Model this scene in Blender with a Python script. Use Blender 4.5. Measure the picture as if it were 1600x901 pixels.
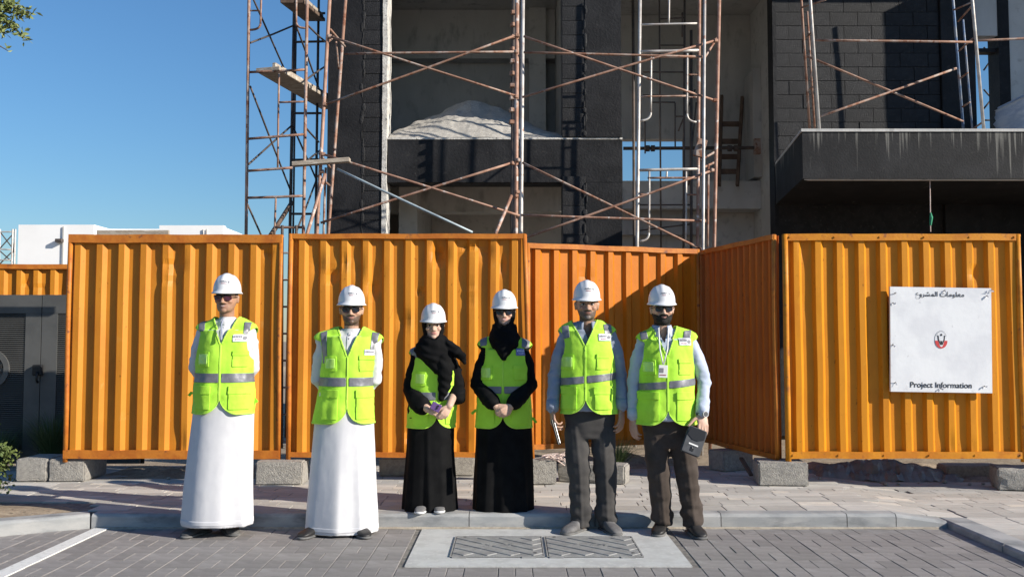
import bpy, bmesh, math, random
import numpy as np
from mathutils import Vector, Matrix

# ------------------------------------------------------------------ scene, camera, light
for o in list(bpy.data.objects):
    bpy.data.objects.remove(o)
SC = bpy.context.scene
COL = SC.collection
R = math.radians
random.seed(7)
RNG = np.random.default_rng(5)

F = 1480.0            # focal length in pixels of the 1600 px wide photograph
PITCH = R(3.1)
CAMZ = 1.38
cam = bpy.data.cameras.new('camera')
cam.sensor_width = 36.0
cam.lens = 36.0 * F / 1600.0
cam.clip_end = 2000
camo = bpy.data.objects.new('camera', cam)
COL.objects.link(camo)
camo.location = (0, 0, CAMZ)
camo.rotation_euler = (R(90) + PITCH, 0, 0)
SC.camera = camo

SUN_EL = R(25)
SUN_H = (0.910, -0.415)       # horizontal direction towards the sun
w = bpy.data.worlds.new('World')
SC.world = w
w.use_nodes = True
nt = w.node_tree
sky = nt.nodes.new('ShaderNodeTexSky')
sky.sky_type = 'NISHITA'
sky.sun_disc = False
sky.sun_elevation = SUN_EL
sky.sun_rotation = math.atan2(SUN_H[0], SUN_H[1])
sky.altitude = 0
sky.air_density = 1.5
sky.dust_density = 0.0
sky.ozone_density = 10.0
nt.links.new(sky.outputs[0], nt.nodes['Background'].inputs[0])
nt.nodes['Background'].inputs[1].default_value = 0.087
sun = bpy.data.lights.new('sun', 'SUN')
sun.energy = 5.0
sun.angle = R(0.5)
sun.color = (1.0, 0.93, 0.82)
suno = bpy.data.objects.new('sun', sun)
COL.objects.link(suno)
d = Vector((SUN_H[0] * math.cos(SUN_EL), SUN_H[1] * math.cos(SUN_EL), math.sin(SUN_EL)))
suno.rotation_euler = d.to_track_quat('Z', 'Y').to_euler()
suno.location = (8, -6, 12)
SC.view_settings.view_transform = 'Standard'
SC.view_settings.look = 'None'
SC.view_settings.gamma = 1
SC.view_settings.exposure = 0.55
SC.view_settings.use_curve_mapping = False
SC.render.engine = 'CYCLES'

# ------------------------------------------------------------------ helpers
SP, CP = math.sin(PITCH), math.cos(PITCH)
def at(px, py, Y):
    """the point at distance Y in front of the camera that the photograph shows at (px, py)"""
    u = (px - 800.0) / F
    a = (450.5 - py) / F
    dy = CP - a * SP
    dz = SP + a * CP
    return Vector((u / dy * Y, Y, CAMZ + dz / dy * Y))

def zat(py, Y): return at(800, py, Y).z
def xat(px, py, Y): return at(px, py, Y).x

ROT3 = np.array(Matrix.Rotation(.9, 3, 'X') @ Matrix.Rotation(.7, 3, 'Y') @ Matrix.Rotation(.5, 3, 'Z'))
def vn(P, scale=1.0, seed=0):
    """3D value noise in numpy, about -1..1"""
    P = (np.asarray(P, float) * scale) @ ROT3 + seed * 17.31
    i = np.floor(P).astype(np.int64)
    f = P - i
    f = f * f * (3 - 2 * f)
    def h(x, y, z):
        n = (x * 374761393 + y * 668265263 + z * 2147483647 + seed * 144665) & 0xffffffff
        n = ((n ^ (n >> 13)) * 1274126177) & 0xffffffff
        n = n ^ (n >> 16)
        return (n & 0xffff) / 32767.5 - 1
    r = 0
    for dx in (0, 1):
        for dy in (0, 1):
            for dz in (0, 1):
                wx = f[:, 0] if dx else 1 - f[:, 0]
                wy = f[:, 1] if dy else 1 - f[:, 1]
                wz = f[:, 2] if dz else 1 - f[:, 2]
                r = r + wx * wy * wz * h(i[:, 0] + dx, i[:, 1] + dy, i[:, 2] + dz)
    return r

def tag(o, label=None, cat=None, group=None, kind=None):
    if label: o['label'] = label
    if cat: o['category'] = cat
    if group: o['group'] = group
    if kind: o['kind'] = kind
    return o

def thing(name, label, cat, loc=(0, 0, 0), rotz=0.0, group=None):
    o = bpy.data.objects.new(name, None)
    COL.objects.link(o)
    o.location = loc
    o.rotation_euler = (0, 0, rotz)
    o.empty_display_size = 0.1
    return tag(o, label, cat, group)

def link(name, me, parent=None, world=False):
    o = bpy.data.objects.new(name, me)
    COL.objects.link(o)
    if parent is not None:
        o.parent = parent
        if world and parent.type == 'EMPTY':
            o.matrix_parent_inverse = Matrix.Translation(-Vector(parent.location))
    return o

def mesh(name, V, Fs, mat=None, smooth=False):
    me = bpy.data.meshes.new(name)
    me.from_pydata([tuple(map(float, v)) for v in V], [], [tuple(map(int, f)) for f in Fs])
    me.validate()
    me.update()
    if mat is not None: me.materials.append(mat)
    if smooth: me.shade_smooth()
    return me

class MB:
    """collects closed shapes; build() links them as one mesh object"""
    def __init__(s): s.v = []; s.f = []
    def add(s, V, Fs):
        n = len(s.v)
        s.v += [Vector(p) for p in V]
        s.f += [tuple(i + n for i in f) for f in Fs]
        return s
    def hexa(s, p):
        return s.add(p, [(0, 3, 2, 1), (4, 5, 6, 7), (0, 1, 5, 4), (1, 2, 6, 5), (2, 3, 7, 6), (3, 0, 4, 7)])
    def box(s, x0, x1, y0, y1, z0, z1):
        return s.hexa([(x0, y0, z0), (x1, y0, z0), (x1, y1, z0), (x0, y1, z0),
                       (x0, y0, z1), (x1, y0, z1), (x1, y1, z1), (x0, y1, z1)])
    def cbox(s, c, size, M=None):
        h = [Vector((a * size[0] / 2, b * size[1] / 2, e * size[2] / 2)) for e in (-1, 1) for a, b in ((-1, -1), (1, -1), (1, 1), (-1, 1))]
        if M is not None: h = [M @ q for q in h]
        return s.hexa([Vector(c) + q for q in h])
    def bar(s, a, b, wdt, hgt, up=(0, 0, 1)):
        a, b = Vector(a), Vector(b)
        d = (b - a).normalized(); up = Vector(up)
        if abs(d.dot(up)) > .98: up = Vector((0, 1, 0))
        sd = d.cross(up).normalized(); up = sd.cross(d).normalized()
        q = []
        for p in (a, b):
            q += [p + sd * (wdt / 2 * i) + up * (hgt / 2 * j) for i, j in ((-1, -1), (1, -1), (1, 1), (-1, 1))]
        return s.hexa(q)
    def tube(s, pts, r, n=8, caps=True):
        pts = [Vector(p) for p in pts]
        rs = r if isinstance(r, (list, tuple)) else [r] * len(pts)
        t0 = (pts[1] - pts[0]).normalized()
        u = t0.orthogonal().normalized()
        V = []; Fs = []
        for i, p in enumerate(pts):
            a = pts[max(i - 1, 0)]; b = pts[min(i + 1, len(pts) - 1)]
            t = (b - a).normalized()
            u = (u - t * u.dot(t)).normalized()
            v = t.cross(u)
            V += [p + (u * math.cos(k * 2 * math.pi / n) + v * math.sin(k * 2 * math.pi / n)) * rs[i] for k in range(n)]
        for i in range(len(pts) - 1):
            for k in range(n):
                a = i * n + k; b = i * n + (k + 1) % n
                Fs.append((a, b, b + n, a + n))
        if caps:
            Fs.append(tuple(range(n - 1, -1, -1)))
            m = (len(pts) - 1) * n
            Fs.append(tuple(range(m, m + n)))
        return s.add(V, Fs)
    def capsule(s, pts, rs, n=12):
        """a tube with rounded ends"""
        pts = [Vector(p) for p in pts]
        if not isinstance(rs, (list, tuple)): rs = [rs] * len(pts)
        a = (pts[0] - pts[1]).normalized(); b = (pts[-1] - pts[-2]).normalized()
        P = [pts[0] + a * rs[0] * math.sin(t) for t in (1.45, 1.0, .5)] + pts + [pts[-1] + b * rs[-1] * math.sin(t) for t in (.5, 1.0, 1.45)]
        Q = [rs[0] * math.cos(t) for t in (1.45, 1.0, .5)] + list(rs) + [rs[-1] * math.cos(t) for t in (.5, 1.0, 1.45)]
        return s.tube(P, Q, n)
    def ell(s, c, rad, M=None, nu=14, nv=9):
        V = []; Fs = []
        c = Vector(c)
        for j in range(1, nv):
            ph = math.pi * j / nv
            for i in range(nu):
                th = 2 * math.pi * i / nu
                q = Vector((rad[0] * math.sin(ph) * math.cos(th), rad[1] * math.sin(ph) * math.sin(th), rad[2] * math.cos(ph)))
                V.append(c + (M @ q if M is not None else q))
        q = Vector((0, 0, rad[2])); V.append(c + (M @ q if M is not None else q))
        q = Vector((0, 0, -rad[2])); V.append(c + (M @ q if M is not None else q))
        T, B = len(V) - 2, len(V) - 1
        for i in range(nu):
            k = (i + 1) % nu
            Fs.append((T, i, k))
            for j in range(nv - 2):
                Fs.append((j * nu + i, (j + 1) * nu + i, (j + 1) * nu + k, j * nu + k))
            Fs.append(((nv - 2) * nu + k, (nv - 2) * nu + i, B))
        return s.add(V, Fs)
    def loft(s, secs, n=40, e=2.4):
        """secs: (z, cx, cy, half width, front half depth, back half depth)"""
        V = []; Fs = []
        for (z, cx, cy, a, bf, bb) in secs:
            for k in range(n):
                th = 2 * math.pi * k / n
                c, q = math.cos(th), math.sin(th)
                x = math.copysign(abs(c) ** (2 / e), c) * a
                y = math.copysign(abs(q) ** (2 / e), q)
                y *= bb if y > 0 else bf
                V.append((cx + x, cy + y, z))
        for i in range(len(secs) - 1):
            for k in range(n):
                a = i * n + k; b = i * n + (k + 1) % n
                Fs.append((a, b, b + n, a + n))
        Fs.append(tuple(range(n - 1, -1, -1)))
        m = (len(secs) - 1) * n
        Fs.append(tuple(range(m, m + n)))
        return s.add(V, Fs)
    def prism(s, poly, ax):
        """poly: points; ax: the vector it is pushed along"""
        n = len(poly); ax = Vector(ax)
        V = [Vector(p) for p in poly] + [Vector(p) + ax for p in poly]
        Fs = [tuple(range(n - 1, -1, -1)), tuple(range(n, 2 * n))]
        Fs += [(i, (i + 1) % n, (i + 1) % n + n, i + n) for i in range(n)]
        return s.add(V, Fs)
    def build(s, name, mat, parent=None, world=True, smooth=False, bevel=0, recalc=True):
        me = mesh(name, s.v, s.f, mat)
        if bevel or recalc:
            bm = bmesh.new(); bm.from_mesh(me)
            bmesh.ops.recalc_face_normals(bm, faces=bm.faces)
            if bevel:
                bmesh.ops.bevel(bm, geom=list(bm.edges), offset=bevel, segments=1, affect='EDGES', clamp_overlap=True)
            bm.to_mesh(me); bm.free()
        if smooth: me.shade_smooth()
        return link(name, me, parent, world)

# ------------------------------------------------------------------ materials
MATS = {}
def mat(name, c1, c2=None, scale=5, lo=.42, hi=.6, c3=None, scale3=20, lo3=.55, hi3=.65, rough=.7, metal=0.0,
        bump=0.0, bscale=60, stretch=(1, 1, 1), stretch3=None, rand=0.0, spec=.3, sss=0.0, attr=None, detail=5, bdist=.01, coat=0, c4=None, scale4=4, lo4=.66, hi4=.74, k4=.5):
    if name in MATS: return MATS[name]
    m = bpy.data.materials.new(name); MATS[name] = m
    m.use_nodes = True
    nt = m.node_tree; N = nt.nodes; Lk = nt.links.new
    b = N['Principled BSDF']
    b.inputs['Roughness'].default_value = rough
    b.inputs['Metallic'].default_value = metal
    b.inputs['Specular IOR Level'].default_value = spec
    if coat: b.inputs['Coat Weight'].default_value = coat
    tc = N.new('ShaderNodeTexCoord')
    def noise(sc, st, det=detail):
        mp = N.new('ShaderNodeMapping'); mp.inputs['Scale'].default_value = st
        Lk(tc.outputs['Object'], mp.inputs[0])
        nz = N.new('ShaderNodeTexNoise'); nz.inputs['Scale'].default_value = sc; nz.inputs['Detail'].default_value = det
        nz.inputs['Roughness'].default_value = .6
        Lk(mp.outputs[0], nz.inputs[0])
        return nz
    def mixc(a, bb, fac):
        mx = N.new('ShaderNodeMix'); mx.data_type = 'RGBA'
        if isinstance(a, tuple): mx.inputs[6].default_value = (*a, 1)
        else: Lk(a, mx.inputs[6])
        if isinstance(bb, tuple): mx.inputs[7].default_value = (*bb, 1)
        else: Lk(bb, mx.inputs[7])
        Lk(fac, mx.inputs[0])
        return mx.outputs[2]
    def ramp(src, l, h):
        rp = N.new('ShaderNodeMapRange'); rp.inputs[1].default_value = l; rp.inputs[2].default_value = h
        Lk(src, rp.inputs[0])
        return rp.outputs[0]
    out = None
    if attr:
        at_ = N.new('ShaderNodeAttribute'); at_.attribute_name = attr
        out = at_.outputs['Color']
        nz = noise(scale, stretch)
        mx = N.new('ShaderNodeMix'); mx.data_type = 'RGBA'; mx.blend_type = 'MULTIPLY'
        Lk(out, mx.inputs[6]); mx.inputs[7].default_value = (.8, .72, .7, 1)
        Lk(ramp(nz.outputs[0], lo, hi), mx.inputs[0]); out = mx.outputs[2]
    elif c2:
        out = mixc(tuple(c1), tuple(c2), ramp(noise(scale, stretch).outputs[0], lo, hi))
    else:
        rgb = N.new('ShaderNodeRGB'); rgb.outputs[0].default_value = (*c1, 1); out = rgb.outputs[0]
    if c3:
        out = mixc(out, tuple(c3), ramp(noise(scale3, stretch3 or stretch).outputs[0], lo3, hi3))
    if c4:
        mr4 = N.new('ShaderNodeMapRange'); mr4.inputs[1].default_value = lo4; mr4.inputs[2].default_value = hi4; mr4.inputs[4].default_value = k4
        Lk(noise(scale4, (1.3, 1.3, .9), 8).outputs[0], mr4.inputs[0]); out = mixc(out, tuple(c4), mr4.outputs[0])
    if rand:
        oi = N.new('ShaderNodeObjectInfo')
        hs = N.new('ShaderNodeHueSaturation')
        mr = N.new('ShaderNodeMapRange'); mr.inputs[3].default_value = 1 - rand; mr.inputs[4].default_value = 1 + rand
        Lk(oi.outputs['Random'], mr.inputs[0]); Lk(mr.outputs[0], hs.inputs['Value'])
        Lk(out, hs.inputs['Color']); out = hs.outputs[0]
    Lk(out, b.inputs['Base Color'])
    if bump:
        bn = N.new('ShaderNodeBump'); bn.inputs['Strength'].default_value = bump; bn.inputs['Distance'].default_value = bdist
        Lk(noise(bscale, stretch, 4).outputs[0], bn.inputs['Height']); Lk(bn.outputs[0], b.inputs['Normal'])
    if sss:
        b.inputs['Subsurface Weight'].default_value = sss
        b.inputs['Subsurface Radius'].default_value = (.01, .004, .002)
        b.inputs['Subsurface Scale'].default_value = .6
    return m

M_ROAD = mat('road paver', (.235, .218, .208), (.285, .266, .255), scale=9, c3=(.185, .17, .162), scale3=2.2, lo3=.5, hi3=.75, rough=.85, bump=.5, bscale=150, rand=.13)
M_JOINT = mat('joint sand', (.24, .22, .195), (.14, .13, .12), scale=14, rough=.95, bump=.4, bscale=90)
M_PAVE = mat('pavement paver', (.43, .407, .372), (.49, .462, .422), scale=6, c3=(.36, .332, .30), scale3=3, lo3=.5, hi3=.75, rough=.85, bump=.35, bscale=130, rand=.15)
M_PAVEL = mat('cream paver', (.60, .55, .475), (.52, .475, .42), scale=6, rough=.85, bump=.35, bscale=130, rand=.08)
M_KERB = mat('kerb concrete', (.30, .305, .305), (.38, .375, .365), scale=4, c3=(.17, .175, .18), scale3=3.1, lo3=.52, hi3=.72, rough=.8, bump=.3, bscale=120, stretch=(1, 1, 2.5), rand=.06)
M_SLAB = mat('pale cement', (.50, .50, .485), (.43, .425, .41), scale=7, c3=(.53, .52, .50), scale3=22, rough=.85, bump=.25, bscale=160)
M_COVER = mat('cast iron cover', (.30, .295, .285), (.23, .225, .22), scale=11, rough=.75, metal=.0, bump=.4, bscale=180)
M_SOIL = mat('soil', (.27, .21, .15), (.36, .29, .21), scale=9, c3=(.18, .14, .10), scale3=30, rough=.95, bump=.7, bscale=60)
M_LINE = mat('road line paint', (.70, .69, .66), (.55, .54, .52), scale=30, lo=.5, hi=.7, c3=(.3, .29, .28), scale3=50, lo3=.62, hi3=.72, rough=.7, bump=.3, bscale=150)
M_BLOCK = mat('rough concrete block', (.40, .375, .335), (.31, .29, .265), scale=35, c3=(.16, .15, .14), scale3=90, lo3=.60, hi3=.68, rough=.92, bump=1.0, bscale=110, rand=.08, bdist=.015)
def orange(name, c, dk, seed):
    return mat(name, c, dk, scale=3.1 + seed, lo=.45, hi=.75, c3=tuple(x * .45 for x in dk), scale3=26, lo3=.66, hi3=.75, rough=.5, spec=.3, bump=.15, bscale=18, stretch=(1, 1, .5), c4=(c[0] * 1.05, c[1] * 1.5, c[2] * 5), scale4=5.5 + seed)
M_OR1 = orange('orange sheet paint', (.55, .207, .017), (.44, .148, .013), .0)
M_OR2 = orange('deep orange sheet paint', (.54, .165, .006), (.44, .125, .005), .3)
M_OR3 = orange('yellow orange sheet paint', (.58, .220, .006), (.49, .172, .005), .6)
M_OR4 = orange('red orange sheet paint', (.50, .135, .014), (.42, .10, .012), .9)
M_ORF = mat('orange frame paint', (.52, .18, .024), (.42, .125, .018), scale=6, c3=(.20, .07, .03), scale3=14, lo3=.6, hi3=.7, rough=.5, bump=.2, bscale=40)
M_ORF3 = mat('yellow frame paint', (.58, .225, .012), (.48, .165, .010), scale=6, c3=(.25, .09, .03), scale3=14, lo3=.6, hi3=.7, rough=.5, bump=.2, bscale=40)
M_BIT = mat('black bitumen coat', (.011, .011, .0125), (.020, .020, .022), scale=2.5, c3=(.036, .035, .034), scale3=14, lo3=.6, hi3=.75, rough=.62, spec=.22, bump=.6, bscale=30)
M_BITB = mat('bitumen coated block', (.012, .012, .0135), (.021, .021, .023), scale=6, c3=(.042, .041, .04), scale3=24, lo3=.6, hi3=.7, rough=.65, spec=.3, bump=.8, bscale=50, rand=.15)
M_CONC = mat('grey concrete', (.44, .435, .42), (.52, .51, .49), scale=1.3, c3=(.33, .325, .315), scale3=5, lo3=.55, hi3=.7, rough=.9, bump=.3, bscale=50, stretch=(1, 1, .45))
M_CONCL = mat('pale plaster', (.54, .53, .505), (.60, .585, .56), scale=1.6, c3=(.42, .41, .39), scale3=7, lo3=.55, hi3=.7, rough=.9, bump=.25, bscale=60)
M_PLAS = mat('white plaster bead', (.62, .60, .56), (.45, .43, .40), scale=14, c3=(.10, .10, .10), scale3=30, lo3=.6, hi3=.68, rough=.9, bump=.8, bscale=60)
M_SAND = mat('pale sand', (.42, .395, .355), (.34, .32, .29), scale=9, c3=(.56, .53, .48), scale3=40, rough=.95, bump=.6, bscale=120)
M_RUST = mat('rusty painted tube', (.29, .165, .115), (.38, .31, .27), scale=6, lo=.48, hi=.62, c3=(.20, .085, .05), scale3=11, lo3=.54, hi3=.62, rough=.65, metal=.15, bump=.4, bscale=90)
M_RUSTP = mat('pinkish rust tube', (.38, .235, .175), (.27, .14, .095), scale=7, c3=(.55, .50, .47), scale3=9, lo3=.58, hi3=.66, rough=.6, metal=.15, bump=.3, bscale=90)
M_TUBEL = mat('chalky galvanised tube', (.56, .54, .51), (.42, .38, .35), scale=6, c3=(.35, .2, .15), scale3=10, lo3=.62, hi3=.70, rough=.5, metal=.3, bump=.3, bscale=90)
M_TUBED = mat('dark and shade toned steel tube', (.075, .065, .06), (.12, .09, .075), scale=7, rough=.6, metal=.3, bump=.3, bscale=90)  # dark steel; also paints shade into the colour of rear scaffold frames
M_TUBEB = mat('blue painted tube', (.12, .19, .32), (.30, .32, .36), scale=7, c3=(.3, .18, .13), scale3=10, lo3=.6, hi3=.68, rough=.6, metal=.2)
M_TUBEC = mat('pale blue tube', (.42, .50, .53), (.35, .40, .42), scale=7, rough=.55, metal=.2)
M_WOOD = mat('weathered plank', (.42, .36, .29), (.30, .25, .20), scale=7, stretch=(1, 6, 6), c3=(.55, .50, .43), scale3=4, rough=.85, bump=.4, bscale=40)
M_WOODD = mat('dark timber', (.14, .095, .07), (.09, .06, .045), scale=7, rough=.85, bump=.4, bscale=40)
M_WHITE = mat('white render', (.86, .85, .84), (.82, .81, .80), scale=.6, rough=.85)
M_GATE = mat('grey gate paint', (.115, .115, .112), (.095, .095, .093), scale=3, rough=.5, metal=.2)
M_GATED = mat('gate cavity', (.03, .03, .03), rough=.9)
M_BLACK = mat('black plastic', (.018, .018, .02), rough=.4)
M_SIGN = mat('white vinyl', (.74, .745, .76), (.66, .665, .69), scale=3, c3=(.50, .50, .52), scale3=11, lo3=.66, hi3=.75, rough=.45, bump=.25, bscale=8)
M_INK = mat('black print', (.03, .03, .035), rough=.5)
M_RED = mat('red print', (.55, .06, .06), rough=.5)
M_PLASTIC = mat('dusty plastic sheet', (.20, .197, .19), (.14, .138, .133), scale=8, rough=.45, spec=.5, bump=.5, bscale=20)
M_WRAP = mat('pale blue wrap', (.60, .66, .74), (.42, .50, .62), scale=3, stretch=(1, 1, 5), rough=.3, spec=.6, bump=.6, bscale=12)
M_CABLE = mat('pinkish white cable', (.70, .58, .52), (.6, .45, .4), scale=20, rough=.6)
M_GREENR = mat('green twine', (.05, .30, .16), rough=.8)
M_LEAF = mat('shrub leaf', (.16, .20, .055), (.10, .14, .04), scale=6, rand=.25, rough=.55, spec=.3)
M_LEAFT = mat('tree leaf', (.20, .23, .07), (.13, .16, .05), scale=8, rough=.55, spec=.3)
M_GRASS = mat('grass blade', (.055, .095, .03), (.09, .12, .045), scale=8, rough=.6)
M_BARK = mat('bark', (.13, .10, .075), (.09, .07, .05), scale=14, rough=.95, bump=.8, bscale=40)

# ------------------------------------------------------------------ ground, road, kerb, pavement
def structure(o): o['kind'] = 'structure'; return o
structure(MB().box(-400, 400, -200, 700, -1.0, -.06).build('ground', M_SOIL))
road = structure(MB().box(-30, 30, -40, 7.04, -.055, -.004).build('road', M_JOINT))

def paver_mesh(name, sx, sy, sz, m, bev=.004):
    mb = MB().box(-sx / 2, sx / 2, -sy / 2, sy / 2, -sz, 0)
    me = mesh(name, mb.v, mb.f, m)
    bm = bmesh.new(); bm.from_mesh(me)
    top = [e for e in bm.edges if all(v.co.z > -.001 for v in e.verts)]
    bmesh.ops.bevel(bm, geom=top, offset=bev, segments=1, affect='EDGES')
    bm.to_mesh(me); bm.free()
    return me

SLAB = (-.655, 1.10, 5.86, 6.985)
ROADP = {'sq': paver_mesh('square_paver', .2, .1965, .04, M_ROAD, .0025), 'half': paver_mesh('half_paver', .0985, .1965, .04, M_ROAD, .0025)}
cells = []
for i in range(-32, 17):
    x = i * .205 + .02
    off = random.choice((0, .2))
    for j in range(-4, 9):
        y = 7.03 - .2 * (j + .5)
        kind = (j + i) % 2
        for (cx, key, hw) in (((x, 'sq', .1),) if kind else ((x - .051, 'half', .05), (x + .051, 'half', .05))):
            if y > 7.03 - .09 or cx > 3.16 + 0 * y: continue
            if SLAB[0] - hw < cx < SLAB[1] + hw and SLAB[2] - .1 < y < SLAB[3] + .2: continue
            cells.append((cx, y, key))
inview = lambda c: c[1] > 5.5 and abs(c[0]) < .56 * c[1]
cells.sort(key=lambda c: (not inview(c), c[1]))
rest = MB()
for n, (x, y, key) in enumerate(cells):
    z = random.uniform(-.0015, .0015)
    if n < 298:
        o = link('paver', ROADP[key], road)
        o.location = (x, y, z); o.rotation_euler = (random.uniform(-.006, .006), random.uniform(-.006, .006), random.uniform(-.008, .008))
    else:
        hw = .1 if key == 'sq' else .049
        rest.box(x - hw, x + hw, y - .0985, y + .0985, -.04, z)
tag(rest.build('paver_field', M_ROAD, road), kind='stuff')

tag(MB().box(-3.06, -2.955, 3.0, 7.02, -.002, .006).build('painted_line', M_LINE), 'worn white painted bay line running out from the kerb', 'road marking')
structure(MB().box(SLAB[0], SLAB[1], SLAB[2], SLAB[3], -.05, .005).build('cement_surround', M_SLAB))

def cover(x0, x1, y0, y1, label, flip):
    t = thing('manhole_cover', label, 'manhole cover', ((x0 + x1) / 2, (y0 + y1) / 2, .005), group='double manhole cover')
    Z = .005
    MB().box(x0, x1, y0, y1, Z, Z + .0035).build('recess', M_INK, t)
    MB().box(x0 + .012, x1 - .012, y0 + .012, y1 - .012, Z + .001, Z + .008).build('plate', M_COVER, t, bevel=.002)
    for (a, b, c, d_) in ((x0, x1, y0, y0 + .008), (x0, x1, y1 - .008, y1), (x0, x0 + .008, y0 + .008, y1 - .008), (x1 - .008, x1, y0 + .008, y1 - .008)):
        MB().box(a, b, c, d_, Z, Z + .009).build('frame', M_COVER, t)
    xi0, xi1, yi0, yi1 = x0 + .04, x1 - .04, y0 + .04, y1 - .04
    for k in range(-5, 6):
        # a rib along (1, -1) clipped to the plate
        c = k * .15
        pts = []
        for x in (xi0, xi1):
            y = -(x - (x0 + x1) / 2) * 1.0 + (y0 + y1) / 2 + c
            if yi0 <= y <= yi1: pts.append((x, y))
        for y in (yi0, yi1):
            x = (x0 + x1) / 2 - (y - (y0 + y1) / 2 - c)
            if xi0 < x < xi1: pts.append((x, y))
        if len(pts) < 2: continue
        a, b = Vector((*pts[0], Z + .009)), Vector((*pts[1], Z + .009))
        if (a - b).length < .08: continue
        MB().bar(a, b, .088, .008).build('rib', M_COVER, t, bevel=.003)
    for (px, py) in ((x0 + .07, y1 - .05), (x1 - .06, y0 + .07)):
        MB().tube([(px, py, Z), (px, py, Z + .0145)], .012, 12).build('key_hole', M_INK, t)
    for (px, py) in ((x0 + .14, y1 + .012), (x1 - .08, y1 + .012), (x0 + .06, y0 - .012), (x1 - .10, y0 - .012)):
        MB().box(px - .045, px + .045, py - .012, py + .012, Z - .002, Z + .006).build('lug', M_COVER, t)
    q = random.Random(3 + flip)
    mk = MB()
    for k in range(16):
        px = (x0 + x1) / 2 + q.choice((-.06, .06)) + q.uniform(-.06, .06); py = (y0 + y1) / 2 + q.uniform(-.035, .035)
        mk.box(px - .009, px + .009, py - .005, py + .005, Z + .010, Z + .0165)
    mk.build('cast_mark', M_COVER, t)
cover(-.395, .208, 6.085, 6.70, 'iron manhole cover with slanting ribs, the one beside the women, set in pale cement', 0)
cover(.222, .835, 6.085, 6.70, 'iron manhole cover with slanting ribs, the one beside the grey boots, set in pale cement', 1)

kerb = tag(bpy.data.objects.new('kerb', None), kind='structure'); COL.objects.link(kerb)
def kerb_seg(p0, p1, h0, h1, wid=.15, ch=.022, base=-.05):
    p0, p1 = Vector((*p0, 0)), Vector((*p1, 0))
    d = (p1 - p0).normalized(); p0 = p0 + d * .003; p1 = p1 - d * .003
    s = Vector((-d.y, d.x, 0))
    V = []
    for p, h in ((p0, h0), (p1, h1)):
        for (a, z) in ((0, base), (0, h - ch), (ch * .45, h - ch * .35), (ch, h), (wid, h), (wid, base)):
            V.append(p + s * a + Vector((0, 0, z)))
    n = 6
    Fs = [tuple(range(n - 1, -1, -1)), tuple(range(n, 2 * n))] + [(i, (i + 1) % n, (i + 1) % n + n, i + n) for i in range(n)]
    return MB().add(V, Fs).build('kerb_stone', M_KERB, kerb, False)
KY = 7.035
xs = [-3.09]
while xs[-1] < 2.6: xs.append(xs[-1] + .925)
xs[-1] = 2.82
for a, b in zip(xs[:-1], xs[1:]): kerb_seg((a, KY), (b, KY), .105, .105)
kerb_seg((2.82, KY), (3.199, KY), .105, .052)
kerb_seg((-3.62, 6.74), (-3.095, KY), .105, .105)
kerb_seg((-4.4, 6.40), (-3.625, 6.737), .105, .105)
kerb_seg((-5.3, 6.02), (-4.405, 6.397), .105, .105)
for k in range(5):
    y = KY + .152 - k * .93
    kerb_seg((3.2, y), (3.2, y - .925), .052, .052, wid=.19, ch=.016)

def pz(x): return .105 - .055 * min(max((x - 2.75) / .6, 0), 1)
pv = MB()
Y0, Y1 = KY + .152, 9.75
pv.box(-30, 2.75, Y0, Y1, -.05, .095)
pv.hexa([(2.75, Y0, -.05), (3.35, Y0, -.05), (3.35, Y1, -.05), (2.75, Y1, -.05), (2.75, Y0, .095), (3.35, Y0, .04), (3.35, Y1, .04), (2.75, Y1, .095)])
pv.box(3.35, 30, Y0, Y1, -.05, .04)
pv.box(3.392, 30, -10, Y0 - .002, -.05, .04)
pv.prism([(-30, Y0 - .001, -.05), (-30, 6.25, -.05), (-5.3, 6.17, -.05), (-3.62, 6.9, -.05), (-3.1, Y0 - .001, -.05)], (0, 0, .145))
pavement = structure(pv.build('pavement', M_JOINT))
PM = {}
def pave_me(L, D, cream):
    k = (round(L, 3), round(D, 3), cream)
    if k not in PM: PM[k] = paver_mesh('pavement_paver', L - .005, D - .005, .02, M_PAVEL if cream else M_PAVE, .003)
    return PM[k]
tiles = []
y = Y0 + .003
row = 0
while y < Y1 - .1:
    D = .215 if row == 0 else random.choice((.10, .10, .15))
    x = -6.2 + random.uniform(0, .3)
    while x < 5.6:
        L = .30 if row == 0 else random.choice((.2, .3, .3, .4, .15))
        cream = row > 0 and random.random() < .13
        if not (x < -3.4 and y < 7.45 and x > -5.2):
            tiles.append((x + L / 2, y + D / 2, L, D, cream))
        x += L
    y += D; row += 1
for gx in range(14):
    for gy in range(22):
        tiles.append((3.392 + .15 + gx * .3, 7.0 - gy * .2 + .08, .3, .2, False))
vis = lambda t: abs(t[0]) < .545 * t[1] and t[1] > 5.5
tiles.sort(key=lambda t: (not vis(t), -(t[2] * t[3]) / t[1] ** 3))
rest = {False: MB(), True: MB()}
for n, (x, y, L, D, cream) in enumerate(tiles):
    z = pz(x) + random.uniform(-.0012, .0012)
    slope = math.atan(.055 / .6) if 2.75 < x < 3.35 else 0
    if n < 296:
        o = link('paver', pave_me(L, D, cream), pavement)
        o.location = (x, y, z)
        o.rotation_euler = (random.uniform(-.006, .006), slope + random.uniform(-.005, .005), 0)
    else:
        a, b, c, d_ = x - L / 2 + .0025, x + L / 2 - .0025, y - D / 2 + .0025, y + D / 2 - .0025
        za, zb = (pz(a), pz(b)) if slope else (z, z)
        rest[cream].hexa([(a, c, z - .03), (b, c, z - .03), (b, d_, z - .03), (a, d_, z - .03), (a, c, za), (b, c, zb), (b, d_, zb), (a, d_, za)])
tag(rest[False].build('paver_field', M_PAVE, pavement), kind='stuff')
tag(rest[True].build('paver_field', M_PAVEL, pavement), kind='stuff')

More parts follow.
